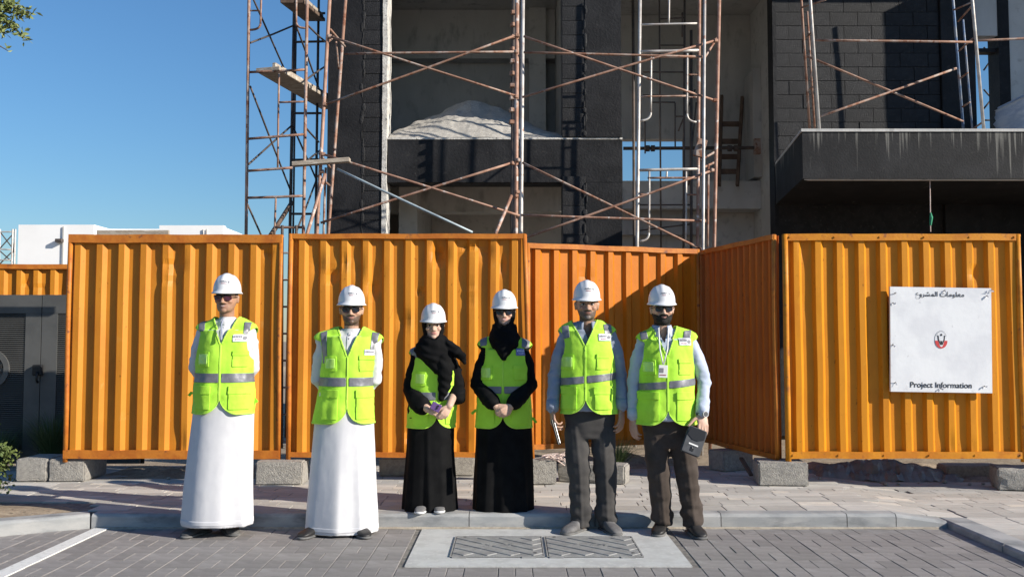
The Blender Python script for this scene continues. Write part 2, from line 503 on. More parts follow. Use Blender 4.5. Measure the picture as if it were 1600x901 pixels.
def soil_patch(name, pts, z, amp, m, seed, parent=None):
    """a lumpy patch of loose ground inside a polygon's bounding ellipse"""
    cx = sum(p[0] for p in pts) / len(pts); cy = sum(p[1] for p in pts) / len(pts)
    V = []; Fs = []
    n, rr = 36, 9
    for j in range(rr + 1):
        t = j / rr
        for i in range(n):
            f = i / n * len(pts); k = int(f) % len(pts); q = f - int(f)
            a, b = pts[k], pts[(k + 1) % len(pts)]
            x = a[0] + (b[0] - a[0]) * q; yy = a[1] + (b[1] - a[1]) * q
            V.append((cx + (x - cx) * t, cy + (yy - cy) * t, z))
    V = np.array(V, float)
    t = np.repeat(np.linspace(0, 1, rr + 1), n)
    V[:, 2] += amp * (1 - t ** 2) * (.55 + .5 * vn(V * [1, 1, 0], 7, seed) + .35 * vn(V * [1, 1, 0], 18, seed + 1)) - .004 * t
    for j in range(rr):
        for i in range(n):
            Fs.append((j * n + i, j * n + (i + 1) % n, (j + 1) * n + (i + 1) % n, (j + 1) * n + i))
    return tag(link(name, mesh(name, V, Fs, m, True), parent), kind='structure')
soil_patch('planter_soil', [(-5.0, 6.34), (-3.62, 6.90), (-3.22, 7.2), (-3.5, 7.42), (-5.1, 7.42)], .103, .03, M_SOIL, 3)
soil_patch('loose_dirt', [(-3.9, 8.75), (-1.9, 8.78), (-1.8, 9.7), (-4.0, 9.7)], .10, .09, M_SOIL, 5)
soil_patch('loose_dirt', [(2.6, 8.95), (4.7, 8.95), (4.8, 10.2), (2.6, 10.2)], .05, .13, M_SOIL, 6)
soil_patch('loose_dirt', [(-.3, 9.3), (1.6, 9.4), (1.9, 10.4), (-.4, 10.4)], .08, .14, M_SOIL, 9)

V = []; n = 150
for k in range(n):
    x = -3.05 + 6.2 * k / (n - 1); wv_ = .012 + .03 * abs(math.sin(k * .37) * math.sin(k * .11 + 1)) + random.uniform(0, .012)
    V += [(x, KY - wv_, .0005), (x, KY - wv_ * .35, .005), (x, KY + .003, .011 + random.uniform(0, .004))]
tag(link('sand_drift', mesh('sand_drift', V, [(3 * k + i, 3 * k + 3 + i, 3 * k + 4 + i, 3 * k + 1 + i) for k in range(n - 1) for i in range(2)], mat('kerb sand', (.40, .35, .28), (.30, .26, .21), scale=20, rough=.95, bump=.6, bscale=120), True)), kind='structure')

# ------------------------------------------------------------------ concrete blocks
def block(size, loc, rotz, label, seed, group=None, m=None, name='concrete_block', chip=.012, tilt=0):
    sx, sy, sz = size
    bm = bmesh.new()
    bmesh.ops.create_cube(bm, size=1)
    bmesh.ops.scale(bm, vec=size, verts=bm.verts)
    bmesh.ops.bevel(bm, geom=list(bm.edges), offset=.012, segments=2, affect='EDGES')
    bmesh.ops.subdivide_edges(bm, edges=[e for e in bm.edges if e.calc_length() > .08], cuts=5, use_grid_fill=True)
    V = np.array([v.co[:] for v in bm.verts])
    n = vn(V, 22, seed); n2 = vn(V, 60, seed + 1)
    e = np.abs(V) / (np.array(size) / 2)
    edge = np.sort(e, axis=1)[:, 1]          # near 1 on edges
    k = chip * (np.clip(edge - .8, 0, 1) * 5) * (.4 + .9 * np.maximum(n, -.3)) + .0022 * n2
    for v, kk in zip(bm.verts, k):
        v.co *= 1 - kk / max(v.co.length, .05)
        v.co.z += sz / 2
    me = bpy.data.meshes.new(name); bm.to_mesh(me); bm.free()
    me.materials.append(m or M_BLOCK)
    o = link(name, me); o.location = loc; o.rotation_euler = (0, tilt, rotz)
    return tag(o, label, 'concrete block', group)
G = 'concrete blocks that weigh down the fence'
def bat(px, py, Y, dz=0):
    p = at(px, py, Y); return (p.x, p.y, pz(p.x) + dz)
block((.285, .42, .205), bat(66, 752, 8.80), .0, 'short rough concrete block by the grey gate, left end of the paired blocks', 1, G)
block((.33, .50, .205), bat(122, 752, 8.84), .02, 'rough concrete block under the outer end of the panel behind the taller man in white', 2, G)
block((.42, .30, .205), bat(441, 757, 8.55), .03, 'rough pitted concrete block standing between the two men in white robes', 3, G)
block((.40, .20, .17), bat(627, 748, 9.05), .0, 'dark shaded concrete block under the fence beside the woman with the phone', 4, G)
block((.43, .20, .17), bat(706, 748, 9.05), .02, 'dark shaded concrete block under the fence between the two women', 5, G)
block((.34, .28, .215), bat(838, 760, 8.55), .05, 'pale rough concrete block beside the woman in sunglasses, cable scraps lying on it', 6, G)
block((.62, .24, .17), bat(928, 763, 8.62), -.32, 'long pale concrete block lying askew behind the legs of the man in grey trousers', 7, G, chip=.02)
block((.43, .36, .205), bat(1219, 757, 8.52), -.10, 'large rough concrete block at the fence corner under the shaded oblique panel', 8, G)
block((.42, .34, .20), bat(1592, 756, 8.56), -.25, 'broken rough concrete block under the outer end of the panel with the sign', 9, G, chip=.03)
block((.38, .24, .20), bat(1142, 733, 9.42), .5, 'dark shaded concrete block under the back of the oblique panel', 10, G)
block((.55, .24, .13), bat(1515, 737, 9.25), .02, 'dark low concrete block in the shade behind the panel with the sign', 11, G)
MB().bar(at(1158, 715, 9.0), at(1174, 742, 8.75), .035, .02).build('timber_stake', M_WOODD)
tag(bpy.data.objects['timber_stake'], 'short brown timber stake leaning on the corner block', 'stake')

# ------------------------------------------------------------------ fence panels
def fence_panel(label, A, B, z0, z1, sheet_m, frame_m, seed, rail=.055, period=.2, dents=8, lean=0.0, dent_amp=.03, group='orange corrugated hoarding panels', bolts=False, posts=(True, True), post_r=.022, edge=0.0, phase=0.):
    A, B = Vector((*A, 0)), Vector((*B, 0))
    u = (B - A).normalized(); L = (B - A).length
    n = Vector((u.y, -u.x, 0))                  # towards the road
    t = thing('fence_panel', label, 'fence panel', (A + B) / 2 + Vector((0, 0, z0)), group=group)
    prof = [(0, 0), (.34, 0), (.46, 1), (.72, 1), (.88, 0), (1.0, 0)]   # valley, slope, rib top, slope
    S = []
    s = -phase * period
    while s < L:
        for a, o in prof[:-1]:
            if 0 <= s + a * period <= L: S.append((s + a * period, o))
        s += period
    if S[0][0] > 0: S.insert(0, (0, 0))
    if S[-1][0] < L: S.append((L, 0))
    # extra columns for dents
    S2 = [S[0]]
    for p, q in zip(S[:-1], S[1:]):
        m = 3 if q[0] - p[0] > .05 else 2
        for k in range(1, m + 1):
            f = k / m; S2.append((p[0] + (q[0] - p[0]) * f, p[1] + (q[1] - p[1]) * f))
    rows = 40
    zz = np.linspace(z0 + .01, z1 - .01, rows)
    rg = np.random.default_rng(seed)
    sv = np.array([p[0] for p in S2]); ov = np.array([p[1] for p in S2]) * .038
    dent = np.zeros((rows, len(sv)))
    for _ in range(dents):
        cs, cz = rg.uniform(.1, L - .1), z0 + (z1 - z0) * rg.choice([rg.uniform(.05, .95), rg.uniform(.7, .95), rg.uniform(.02, .12)])
        ws, wz = rg.uniform(.02, .07), rg.uniform(.025, .13)
        dent += -rg.uniform(.25, 1.) * dent_amp * np.exp(-((sv[None, :] - cs) / ws) ** 2 - ((zz[:, None] - cz) / wz) ** 2)
    PP = np.stack([np.repeat(sv[None, :], rows, 0).ravel(), np.zeros(rows * len(sv)), np.repeat(zz[:, None], len(sv), 1).ravel()], 1)
    wav = .004 * vn(PP * [2.2, 1, 1.6], 1, seed).reshape(rows, -1)
    shift = .003 * vn(PP * [.8, 1, 2.4], 1, seed + 4).reshape(rows, -1)
    V = []
    for r_ in range(rows):
        for c in range(len(sv)):
            q = A + u * (sv[c] + shift[r_, c]) + n * (ov[c] + dent[r_, c] + wav[r_, c] - .004)
            V.append((q.x, q.y, zz[r_]))
    W = len(sv)
    Fs = [(r_ * W + c, r_ * W + c + 1, (r_ + 1) * W + c + 1, (r_ + 1) * W + c) for r_ in range(rows - 1) for c in range(W - 1)]
    me = mesh('corrugated_sheet', V, Fs, sheet_m)
    o = link('corrugated_sheet', me, t, True)
    md = o.modifiers.new('thick', 'SOLIDIFY'); md.thickness = .002; md.offset = -1
    off = n * .034
    for nm, z in (('bottom_rail', z0 + rail / 2), ('top_rail', z1 - rail / 2)):
        Z = Vector((0, 0, z))
        segs = 14; mb = MB()
        P0 = []
        for k in range(segs + 1):
            q = A + u * (L * k / segs) + off + Z
            q.z += .006 * math.sin(k * 1.3 + seed) * (.5 if nm == 'bottom_rail' else .35); q += n * .004 * math.sin(k * .9 + seed * 2)
            P0.append(q)
        VV = []
        for q in P0:
            for a, b in ((-.016, -rail / 2), (.016, -rail / 2), (.016, rail / 2), (-.016, rail / 2)):
                VV.append(q + n * a + Vector((0, 0, b)))
        FF = [(3, 2, 1, 0), tuple(segs * 4 + i for i in range(4))]
        for k in range(segs):
            for i in range(4):
                FF.append((k * 4 + i, k * 4 + (i + 1) % 4, k * 4 + 4 + (i + 1) % 4, k * 4 + 4 + i))
        mb.add(VV, FF).build(nm, frame_m, t)
    for k, (P, s_) in enumerate(((A, -1), (B, 1))):
        if not posts[k]: continue
        q = P + n * .03 - u * s_ * .012
        top = q + Vector((0, 0, z1 - .004)) + (u * lean if s_ < 0 else Vector((0, 0, 0)))
        bot = q + Vector((0, 0, z0 - .03)) + (u * edge if s_ > 0 else Vector((0, 0, 0)))
        mid = (top + bot) / 2 + n * .006 - u * .004
        MB().tube([bot, (bot + mid) / 2 + u * .003, mid, (mid + top) / 2 + n * .004, top], post_r, 10).build('post', frame_m, t, smooth=True)
    if bolts:
        for k in range(6):
            q = A + u * (.05 + (L - .1) * k / 5) + n * .05
            for z in (z1 - rail / 2, z0 + rail / 2):
                MB().tube([q + Vector((0, 0, z)), q + n * .010 + Vector((0, 0, z))], .009, 6).build('bolt', frame_m, t)
    return t
fence_panel('scuffed orange corrugated panel behind the taller man in white, beside the grey gate', (-4.03, 8.62), (-2.09, 8.62), .315, 2.335, M_OR1, M_ORF, 1, rail=.075, dents=7, phase=.2)
fence_panel('dented orange corrugated panel behind the shorter man in white and the two women', (-2.02, 8.60), (.125, 8.60), .33, 2.34, M_OR1, M_ORF, 2, dents=34, dent_amp=.036, rail=.045, period=.193, edge=.07)
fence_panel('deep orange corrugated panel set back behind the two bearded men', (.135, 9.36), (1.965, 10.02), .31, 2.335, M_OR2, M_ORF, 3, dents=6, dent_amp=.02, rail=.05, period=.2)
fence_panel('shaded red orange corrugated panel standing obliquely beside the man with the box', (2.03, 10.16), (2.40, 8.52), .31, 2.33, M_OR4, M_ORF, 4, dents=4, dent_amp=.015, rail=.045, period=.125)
fence_panel('bright yellow orange corrugated panel carrying the white project sign', (2.43, 8.47), (4.535, 8.47), .335, 2.325, M_OR3, M_ORF3, 5, dents=5, dent_amp=.02, rail=.06, period=.193, bolts=True, post_r=.026)
fence_panel('orange corrugated panel beyond the outer post of the sign panel', (4.60, 8.44), (6.7, 8.40), .33, 2.33, M_OR1, M_ORF, 6, dents=4)
fence_panel('orange corrugated panel standing behind the grey louvred gate', (-7.0, 10.95), (-4.6, 11.15), .2, 2.26, M_OR1, M_ORF, 7, dents=8, period=.19)
MB().bar(at(152, 365.5, 9.1), at(264, 365.5, 9.1), .03, .07).build('timber_board', M_WOOD)
tag(bpy.data.objects['timber_board'], 'thin brown board showing above the panel beside the grey gate', 'board')

# rungs and wire seen in the gap between the first two panels
t = thing('steel_ladder', 'narrow rusty steel ladder seen in the slit between two orange panels', 'ladder', (-2.03, 8.95, .1))
for px in (440, 462): MB().tube([at(px, 700, 8.95), at(px + 1, 352, 8.95)], .014, 8).build('rail', M_TUBED, t)
for k in range(8):
    py = 395 + k * 42
    MB().tube([at(440, py, 8.95), at(462, py, 8.95)], .010, 6).build('rung', M_TUBEL, t)

# ------------------------------------------------------------------ project sign
sg = thing('project_sign', 'white square vinyl notice board headed in Arabic, reading Project Information below', 'sign', at(1470, 613, 8.36))
C = at(1470.5, 530.5, 8.375)
hw, hh = .447, .462
RS = Matrix.Rotation(R(.9), 3, 'Y')
def sp(x, z, y=0): return C + RS @ Vector((x, y, z))
nn = 14
V = []; Fs = []
for j in range(nn + 1):
    for i in range(nn + 1):
        x = (i / nn * 2 - 1) * hw; z = (j / nn * 2 - 1) * hh
        e = max(abs(i / nn * 2 - 1), abs(j / nn * 2 - 1))
        V.append((x, 0, z))
V = np.array(V, float)
V[:, 1] = .0012 * vn(V, 6, 3) + .0006 * vn(V, 14, 5)
mb = MB(); n0 = len(V)
P = [sp(*((v[0], v[2], v[1]))) for v in V] + [sp(v[0], v[2], .028) for v in V]
for j in range(nn):
    for i in range(nn):
        a = j * (nn + 1) + i
        Fs.append((a, a + 1, a + nn + 2, a + nn + 1)); Fs.append(tuple(n0 + q for q in (a, a + nn + 1, a + nn + 2, a + 1)))
ring = [i for i in range(nn + 1)] + [j * (nn + 1) + nn for j in range(1, nn + 1)] + [nn * (nn + 1) + i for i in range(nn - 1, -1, -1)] + [j * (nn + 1) for j in range(nn - 1, 0, -1)]
for a, b in zip(ring, ring[1:] + ring[:1]): Fs.append((a, n0 + a, n0 + b, b))
mb.add(P, Fs).build('board', M_SIGN, sg, smooth=False)
def text(body, size, x, z, name, align='CENTER', bold=0.0, sx=1.0):
    c = bpy.data.curves.new(name, 'FONT'); c.body = body; c.size = size; c.align_x = align; c.align_y = 'CENTER'
    c.extrude = .0005; c.offset = bold
    o = bpy.data.objects.new(name, c); COL.objects.link(o)
    dg = bpy.context.evaluated_depsgraph_get()
    me = bpy.data.meshes.new_from_object(o.evaluated_get(dg))
    bpy.data.objects.remove(o)
    me.materials.clear(); me.materials.append(M_INK)
    for v in me.vertices:
        v.co = sp(x + v.co.x * sx, z + v.co.y, -.0028 - v.co.z)
    return link(name, me, sg, True)
text('Project Information', .069, -.005, -.40, 'english_lettering', bold=.0006)
# the Arabic heading, joined letter forms written in visual order (right to left)
AR = [0xFEE3, 0xFECC, 0xFEE0, 0xFEEE, 0xFEE3, 0xFE8E, 0xFE95, 0x20, 0xFE8D, 0xFEDF, 0xFEE4, 0xFEB8, 0xFEAE, 0xFEED, 0xFEC9]
text(''.join(chr(c) for c in reversed(AR)), .060, -.005, .400, 'arabic_lettering', bold=.0002)
def flat(pts, m, name, y=-.0025, parent=None):
    return MB().prism([sp(x, z, y) for x, z in pts], (0, -.0008, 0)).build(name, m, parent or sg)
# the round red and white crest in the middle of the board
em = flat([(.056 * math.cos(a), .004 + .075 * math.sin(a)) for a in [k * math.pi / 12 for k in range(24)]], M_SIGN, 'crest', -.0021)
flat([(.055 * math.cos(a), -.008 + .068 * math.sin(a)) for a in [math.pi + k * math.pi / 12 for k in range(13)]], M_RED, 'red_shield', -.0029, em)
flat([(-.034, .012), (-.012, -.055), (0, -.064), (.012, -.055), (.034, .012), (.012, .03), (0, .036), (-.012, .03)], M_SIGN, 'falcon_body', -.0037, em)
for s in (-1, 1):
    flat([(s * .034, .040), (s * .030, .0), (s * .010, -.048), (s * .004, -.040), (s * .020, .004), (s * .024, .036)][::s], M_INK, 'wing', -.0045, em)
flat([(-.006, .034), (.006, .034), (.010, .046), (0, .054), (-.010, .046)], M_INK, 'falcon_head', -.0045, em)
flat([(-.010, -.010), (.010, -.010), (.004, -.046), (-.004, -.046)], M_INK, 'falcon_tail', -.0045, em)
for k in range(9):
    a = math.pi * (.14 + .72 * k / 8)
    c_, s_ = math.cos(a), math.sin(a)
    flat([(.046 * c_ - .004, .010 + .066 * s_ - .002), (.046 * c_ + .004, .010 + .066 * s_ - .002), (.046 * c_ + .004, .010 + .066 * s_ + .002), (.046 * c_ - .004, .010 + .066 * s_ + .002)], M_INK, 'crest_mark', -.0037, em)
# torn vinyl and wire ties along the edge
q = random.Random(4)
for (x, z) in ((-.41, .40), (-.425, .315), (-.43, -.055), (-.41, -.385), (.405, .39), (.375, -.405), (-.01, -.43), (.03, .43)):
    mb = MB()
    for k in range(3):
        a = q.uniform(0, 6.3); r = q.uniform(.012, .024)
        mb.add([sp(x, z, -.004), sp(x + r * math.cos(a), z + r * math.sin(a), -.014), sp(x + r * math.cos(a + .9), z + r * math.sin(a + .9), -.02), sp(x + .4 * r * math.cos(a + .5), z + .4 * r * math.sin(a + .5), -.007)], [(0, 1, 2, 3)])
    mb.build('torn_flap', M_SIGN, sg, recalc=False)
    MB().tube([sp(x - .008, z, -.003), sp(x, z + .006, -.012), sp(x + .009, z, -.003)], .003, 6).build('wire_tie', M_TUBED, sg)
mb = MB()
for k in range(5):
    a = R(20 + k * 34)
    mb.add([sp(.415, .425, -.002), sp(.43 + .035 * math.cos(a), .42 + .03 * math.sin(a), -.022), sp(.44 + .03 * math.cos(a + .5), .42 + .03 * math.sin(a + .5), -.008)], [(0, 1, 2)])
mb.build('torn_flap', M_SIGN, sg, recalc=False)

# ------------------------------------------------------------------ plastic sheet, cable scraps, refuse under the fence
V = []; nx, ny = 46, 12
for j in range(ny):
    for i in range(nx):
        V.append((2.75 + i * .035, 8.98 + j * .05, 0))
V = np.array(V, float)
tj = np.repeat(np.arange(ny) / (ny - 1), nx); ti = np.tile(np.arange(nx) / (nx - 1), ny)
V[:, 2] = .035 + .22 * np.sin(np.pi * np.clip(tj * .97 + .02, 0, 1)) ** .8 * (.55 + .45 * np.abs(vn(V, 5, 8))) * np.sin(np.pi * np.clip(ti * 1.0 + .02, 0, 1)) ** .4 + .025 * vn(V, 22, 3)
V[:, 1] += .03 * vn(V, 9, 4)
tag(link('plastic_sheet', mesh('plastic_sheet', V, [(j * nx + i, j * nx + i + 1, (j + 1) * nx + i + 1, (j + 1) * nx + i) for j in range(ny - 1) for i in range(nx - 1)], M_PLASTIC)),
    'crumpled dusty plastic sheet lying behind the panel with the sign', 'plastic sheet')
mb = MB(); q = random.Random(9)
c0 = at(862, 716, 8.5)
for k in range(22):
    a = q.uniform(-.3, .5); p = c0 + Vector((q.uniform(-.1, .05), q.uniform(-.1, .1), q.uniform(-.015, .03)))
    L = q.uniform(.08, .18)
    mb.tube([p, p + Vector((L * .5, q.uniform(-.03, .03), q.uniform(0, .03))), p + Vector((L, q.uniform(-.05, .05), -L * a))], .0045, 5)
mb.tube([c0 + Vector((.08, 0, .02)), c0 + Vector((.14, 0, .08)), c0 + Vector((.2, 0, .11))], .006, 6)
tag(mb.build('cable_scrap', M_CABLE), 'bundle of pinkish white cable scraps lying on a concrete block', 'cable')
q = random.Random(2)
for k in range(26):
    x, y = (q.uniform(-3.55, -2.3), q.uniform(8.68, 9.2)) if k < 18 else (q.uniform(2.8, 4.4), q.uniform(8.75, 8.95))
    r = q.uniform(.010, .028)
    mb = MB().ell((0, 0, r * .5), (r, r * q.uniform(.6, 1), r * q.uniform(.5, .8)), nu=7, nv=5)
    o = mb.build('rubble_stone', M_BLOCK); o.location = (x, y, pz(x)); o.rotation_euler = (0, 0, q.uniform(0, 6))
    tag(o, 'small grey rubble stone on the ground under the orange fence', 'stone', 'rubble stones under the fence')

# ------------------------------------------------------------------ villa under construction
def part_box(name, m, par, *b, bevel=0): return MB().box(*b).build(name, m, par, bevel=bevel)
vl = thing('villa_under_construction', 'unfinished black coated concrete villa rising behind the orange fence', 'building', (1.5, 13, 0))
YF = 13.0
M_MORT = mat('grey mortar', (.10, .10, .10), (.05, .05, .05), scale=8, rough=.9, bump=.5, bscale=60)
def coursed(x0, x1, y, z0, z1, bw, bh, par, m, depth=.06, stagger=True, seed=0, skip=None, teeth=0):
    q = random.Random(seed)
    me = {}
    r_ = 0; z = z0
    while z < z1 - .02:
        x = x0 - (bw / 2 if stagger and r_ % 2 else 0)
        while x < x1 - .01:
            a, b = max(x, x0), min(x + bw, x1)
            if teeth and a == x0: a = x0 + (teeth if r_ % 2 else 0)
            if b - a > .04 and not (skip and skip((a + b) / 2, z + bh / 2)):
                L = round(b - a, 2)
                if L not in me:
                    mb = MB().box(-(L - .005) / 2, (L - .005) / 2, 0, depth, .0025, bh - .0025)
                    g = mesh('block', mb.v, mb.f, m)
                    bm = bmesh.new(); bm.from_mesh(g); bmesh.ops.bevel(bm, geom=list(bm.edges), offset=.0025, segments=1, affect='EDGES'); bm.to_mesh(g); bm.free()
                    me[L] = g
                o = link('block', me[L], par)
                o.matrix_parent_inverse = Matrix.Translation(-Vector(par.location)) if par.type == 'EMPTY' else Matrix()
                o.location = ((a + b) / 2, y - q.uniform(0, .008), z)
                o.rotation_euler = (q.uniform(-.01, .01), 0, q.uniform(-.012, .012))
            x += bw
        z += bh; r_ += 1
# left pier: smooth concrete beside coursed infill
part_box('column', M_BIT, vl, -2.56, -2.08, YF, YF + .45, 0, 7.6)
core = part_box('pier_infill', M_MORT, vl, -2.078, -1.80, YF + .022, YF + .42, 0, 7.6)
coursed(-2.078, -1.80, YF + .012, 2.0, 7.6, .30, .205, core, M_BITB, .05, False, 1)
V = []; n = 90
mb = MB()
for (zz0, zz1) in ((2.0, 7.6),):
    zs = np.linspace(zz0, zz1, n)
    j1 = .005 * vn(np.stack([zs, zs * 0, zs * 0], 1), 9, 3); j2 = .009 * vn(np.stack([zs, zs * 0, zs * 0], 1), 7, 4)
    P = []
    for k, z in enumerate(zs):
        P += [(-1.80 + j1[k], YF - .012, z), (-1.735 + j2[k], YF - .012, z), (-1.735 + j2[k], YF + .40, z), (-1.80 + j1[k], YF + .40, z)]
    FF = [(0, 1, 2, 3), tuple((n - 1) * 4 + i for i in (3, 2, 1, 0))]
    for k in range(n - 1):
        for i in range(4): FF.append((k * 4 + i, k * 4 + (i + 1) % 4, k * 4 + 4 + (i + 1) % 4, k * 4 + 4 + i))
    mb.add(P, FF)
mb.build('plaster_edge', M_PLAS, vl)
# ragged tar seam where concrete meets blocks
def seam(x, z0, z1, y, wd, seed):
    q = random.Random(seed); z = z0
    while z < z1:
        MB().ell((x + q.uniform(-.02, .02), y, z), (wd * q.uniform(.2, .8), .006, q.uniform(.03, .10)), nu=7, nv=5).build('tar_lump', M_BITB, vl)
        z += q.uniform(.03, .2)
seam(-2.075, 2.2, 7.4, YF - .002, .035, 3)
# front beam at the first floor, with mortar rows
zb0, zb1 = zat(285, YF), zat(214, YF)
part_box('beam', M_BIT, vl, -1.73, 1.535, YF + .03, YF + .40, zb0, zb1 - .03, bevel=.008)
MB().box(-1.73, 1.535, YF + .02, YF + .45, zb1 - .03, zb1 - .005).build('floor_screed', M_PLAS, vl)
# right pier
part_box('column', M_BIT, vl, 1.02, 1.52, YF, YF + .45, 0, zb0 - .002)
part_box('column', M_BIT, vl, 1.02, 1.52, YF, YF + .45, zb1, 7.6)
for (a, b, sd) in ((2.0, zb0 - .01, 5), (zb1, 7.5, 6)):
    core = part_box('pier_infill', M_MORT, vl, .70, 1.018, YF + .022, YF + .42, a, b)
    coursed(.70, 1.018, YF + .012, a, b, .33, .205, core, M_BITB, .05, False, sd)
seam(1.02, zb1 + .05, 7.4, YF - .002, .035, 8)
seam(1.02, 2.2, zb0 - .05, YF - .002, .045, 9)
# floors
part_box('floor_slab', M_CONC, vl, -2.54, 1.535, YF + .46, 17.0, zb0 + .25, zb1 - .012)
part_box('ceiling_beam', M_CONC, vl, -2.54, 1.5, 14.9, 15.25, zb0 - .15, zb0 + .245)
part_box('roof_slab', M_CONC, vl, -2.75, 8.0, YF - .1, 18.0, 7.3, 7.6)
part_box('side_wall', M_CONC, vl, -2.56, -2.36, YF + .46, 17.0, zb1, 7.295)
part_box('side_wall', M_CONC, vl, -2.56, -2.36, YF + .46, 17.0, 0, zb0 + .24)
part_box('back_wall', M_CONC, vl, -2.55, 1.2, 17.0, 17.25, zb1 - .3, 7.295)
part_box('back_wall', M_CONCL, vl, -2.55, 1.2, 17.0, 17.25, 0, zb1 - .305)
part_box('partition', M_CONC, vl, .78, .95, YF + .46, 16.99, zb1, 7.295)
part_box('pilaster', M_CONCL, vl, .30, .60, 16.6, 16.995, zb1, 7.295)
part_box('lintel', M_CONC, vl, -2.3, .77, 16.7, 16.99, 6.4, 7.29)
part_box('inner_wall', M_CONCL, vl, -1.73, -1.45, 14.4, 16.98, 0, zb0 + .24)
# stair bay with an opening through which the sky shows
wx0, wx1, wz0, wz1 = xat(966, 250, 17), xat(1070, 250, 17), zat(291, 17), zat(217, 17)
part_box('back_wall', M_CONC, vl, 1.205, wx0, 17.0, 17.25, 0, 7.295)
part_box('back_wall', M_CONC, vl, wx0 + .002, 4.45, 17.0, 17.25, wz1, 7.295)
part_box('back_wall', M_CONC, vl, wx1, 4.45, 17.005, 17.25, wz0, wz1 - .002)
part_box('landing_beam', M_CONCL, vl, wx0 + .002, 4.34, 16.4, 17.24, zat(326, 16.4), wz0 - .002)
part_box('lower_wall', M_CONCL, vl, 1.21, 4.34, 16.9, 17.2, 0, zat(326, 16.4) - .003)
part_box('lower_lintel', M_CONC, vl, wx0, 3.395, 16.7, 16.89, zat(326, 16.4) - .42, zat(326, 16.4) - .003)
part_box('return_wall', M_CONCL, vl, 4.345, 4.6, 13.95, 16.99, 0, 7.295)
part_box('service_slot', M_CONC, vl, 4.20, 4.343, 16.3, 16.9, wz0 + .05, 6.1)
part_box('wall_channel', M_INK, vl, 1.6, 4.2, 16.985, 17.02, zat(15, 17) - .02, zat(15, 17) + .02)
# right hand block wall over the canopy
YW = 13.75
bw = part_box('block_wall_core', M_BITB, vl, 3.90, 6.30, YW + .014, YW + .24, 0, 7.295)
coursed(3.87, 6.30, YW, 3.95, 7.25, .41, .205, bw, M_BITB, .055, True, 12)
part_box('wall_end', M_BIT, vl, 3.84, 3.895, YW - .01, YW + .26, 0, 7.29)
part_box('column', M_BIT, vl, 6.305, 6.80, YW - .05, YW + .3, 0, 7.29)
x0, x1 = xat(1535, 130, YW), xat(1561, 130, YW)
part_box('window_reveal', M_BIT, vl, x1, x1 + .16, YW - .02, YW + .3, 3.9, 7.29)
part_box('window_transom', M_BIT, vl, 6.80, x1 - .002, YW + .05, YW + .2, zat(80, YW), zat(74, YW))
part_box('window_lintel', M_CONC, vl, 6.80, x1 - .002, YW, YW + .28, zat(56, YW), 7.29)
part_box('side_panel', M_CONCL, vl, x1 + .162, 8.2, YW, YW + .25, 3.9, 7.29)
part_box('under_wall', M_BIT, vl, 6.80, 8.2, YW, YW + .25, 0, 3.88)
part_box('wall_pocket', M_CONC, vl, *(lambda a, b: (a.x, b.x, YW + .02, YW + .048, b.z, a.z))(at(1333, 304, YW), at(1350, 321, YW)))
# canopy with chamfered return
cz0, cz1 = zat(279, 11.5), zat(206, 11.5)
A = (3.56, 11.5); B = (3.84, 13.70)
cn = MB().prism([(A[0], A[1], cz0), (8.0, 11.5, cz0), (8.0, 13.73, cz0), (B[0], B[1], cz0)], (0, 0, cz1 - cz0))
def drip_material():
    m = mat('drip streaked bitumen', (.013, .013, .0145), (.021, .021, .023), scale=3, c3=(.034, .033, .032), scale3=16, lo3=.58, hi3=.75, rough=.65, spec=.2, bump=.3, bscale=40)
    nt = m.node_tree; N = nt.nodes; L = nt.links.new
    b = N['Principled BSDF']; src = b.inputs['Base Color'].links[0].from_socket
    tc = N.new('ShaderNodeTexCoord')
    mp = N.new('ShaderNodeMapping'); mp.inputs['Scale'].default_value = (30, 3, .7); L(tc.outputs['Object'], mp.inputs[0])
    n1 = N.new('ShaderNodeTexNoise'); n1.inputs['Scale'].default_value = 1.0; n1.inputs['Detail'].default_value = 3; L(mp.outputs[0], n1.inputs[0])
    n2 = N.new('ShaderNodeTexNoise'); n2.inputs['Scale'].default_value = 1.6; L(tc.outputs['Object'], n2.inputs[0])
    sx = N.new('ShaderNodeSeparateXYZ'); L(tc.outputs['Object'], sx.inputs[0])
    hz = N.new('ShaderNodeMapRange'); hz.inputs[1].default_value = cz0 - .1; hz.inputs[2].default_value = cz1; hz.inputs[3].default_value = -.10; hz.inputs[4].default_value = .12; L(sx.outputs[2], hz.inputs[0])
    a = N.new('ShaderNodeMath'); a.operation = 'ADD'; L(n1.outputs[0], a.inputs[0]); L(hz.outputs[0], a.inputs[1])
    n2r = N.new('ShaderNodeMapRange'); n2r.inputs[3].default_value = -.12; n2r.inputs[4].default_value = .12; L(n2.outputs[0], n2r.inputs[0])
    a2 = N.new('ShaderNodeMath'); a2.operation = 'ADD'; L(a.outputs[0], a2.inputs[0]); L(n2r.outputs[0], a2.inputs[1])
    r = N.new('ShaderNodeMapRange'); r.inputs[1].default_value = .62; r.inputs[2].default_value = .74; r.inputs[4].default_value = .85; L(a2.outputs[0], r.inputs[0])
    mx = N.new('ShaderNodeMix'); mx.data_type = 'RGBA'; L(r.outputs[0], mx.inputs[0]); L(src, mx.inputs[6]); mx.inputs[7].default_value = (.17, .165, .15, 1)
    L(mx.outputs[2], b.inputs['Base Color'])
    return m
cn.build('canopy', drip_material(), vl)
MB().prism([(A[0] - .015, A[1] - .015, cz1), (8.0, 11.485, cz1), (8.0, 13.70, cz1), (B[0], B[1], cz1)], (0, 0, .035)).build('canopy_screed', M_CONC, vl)
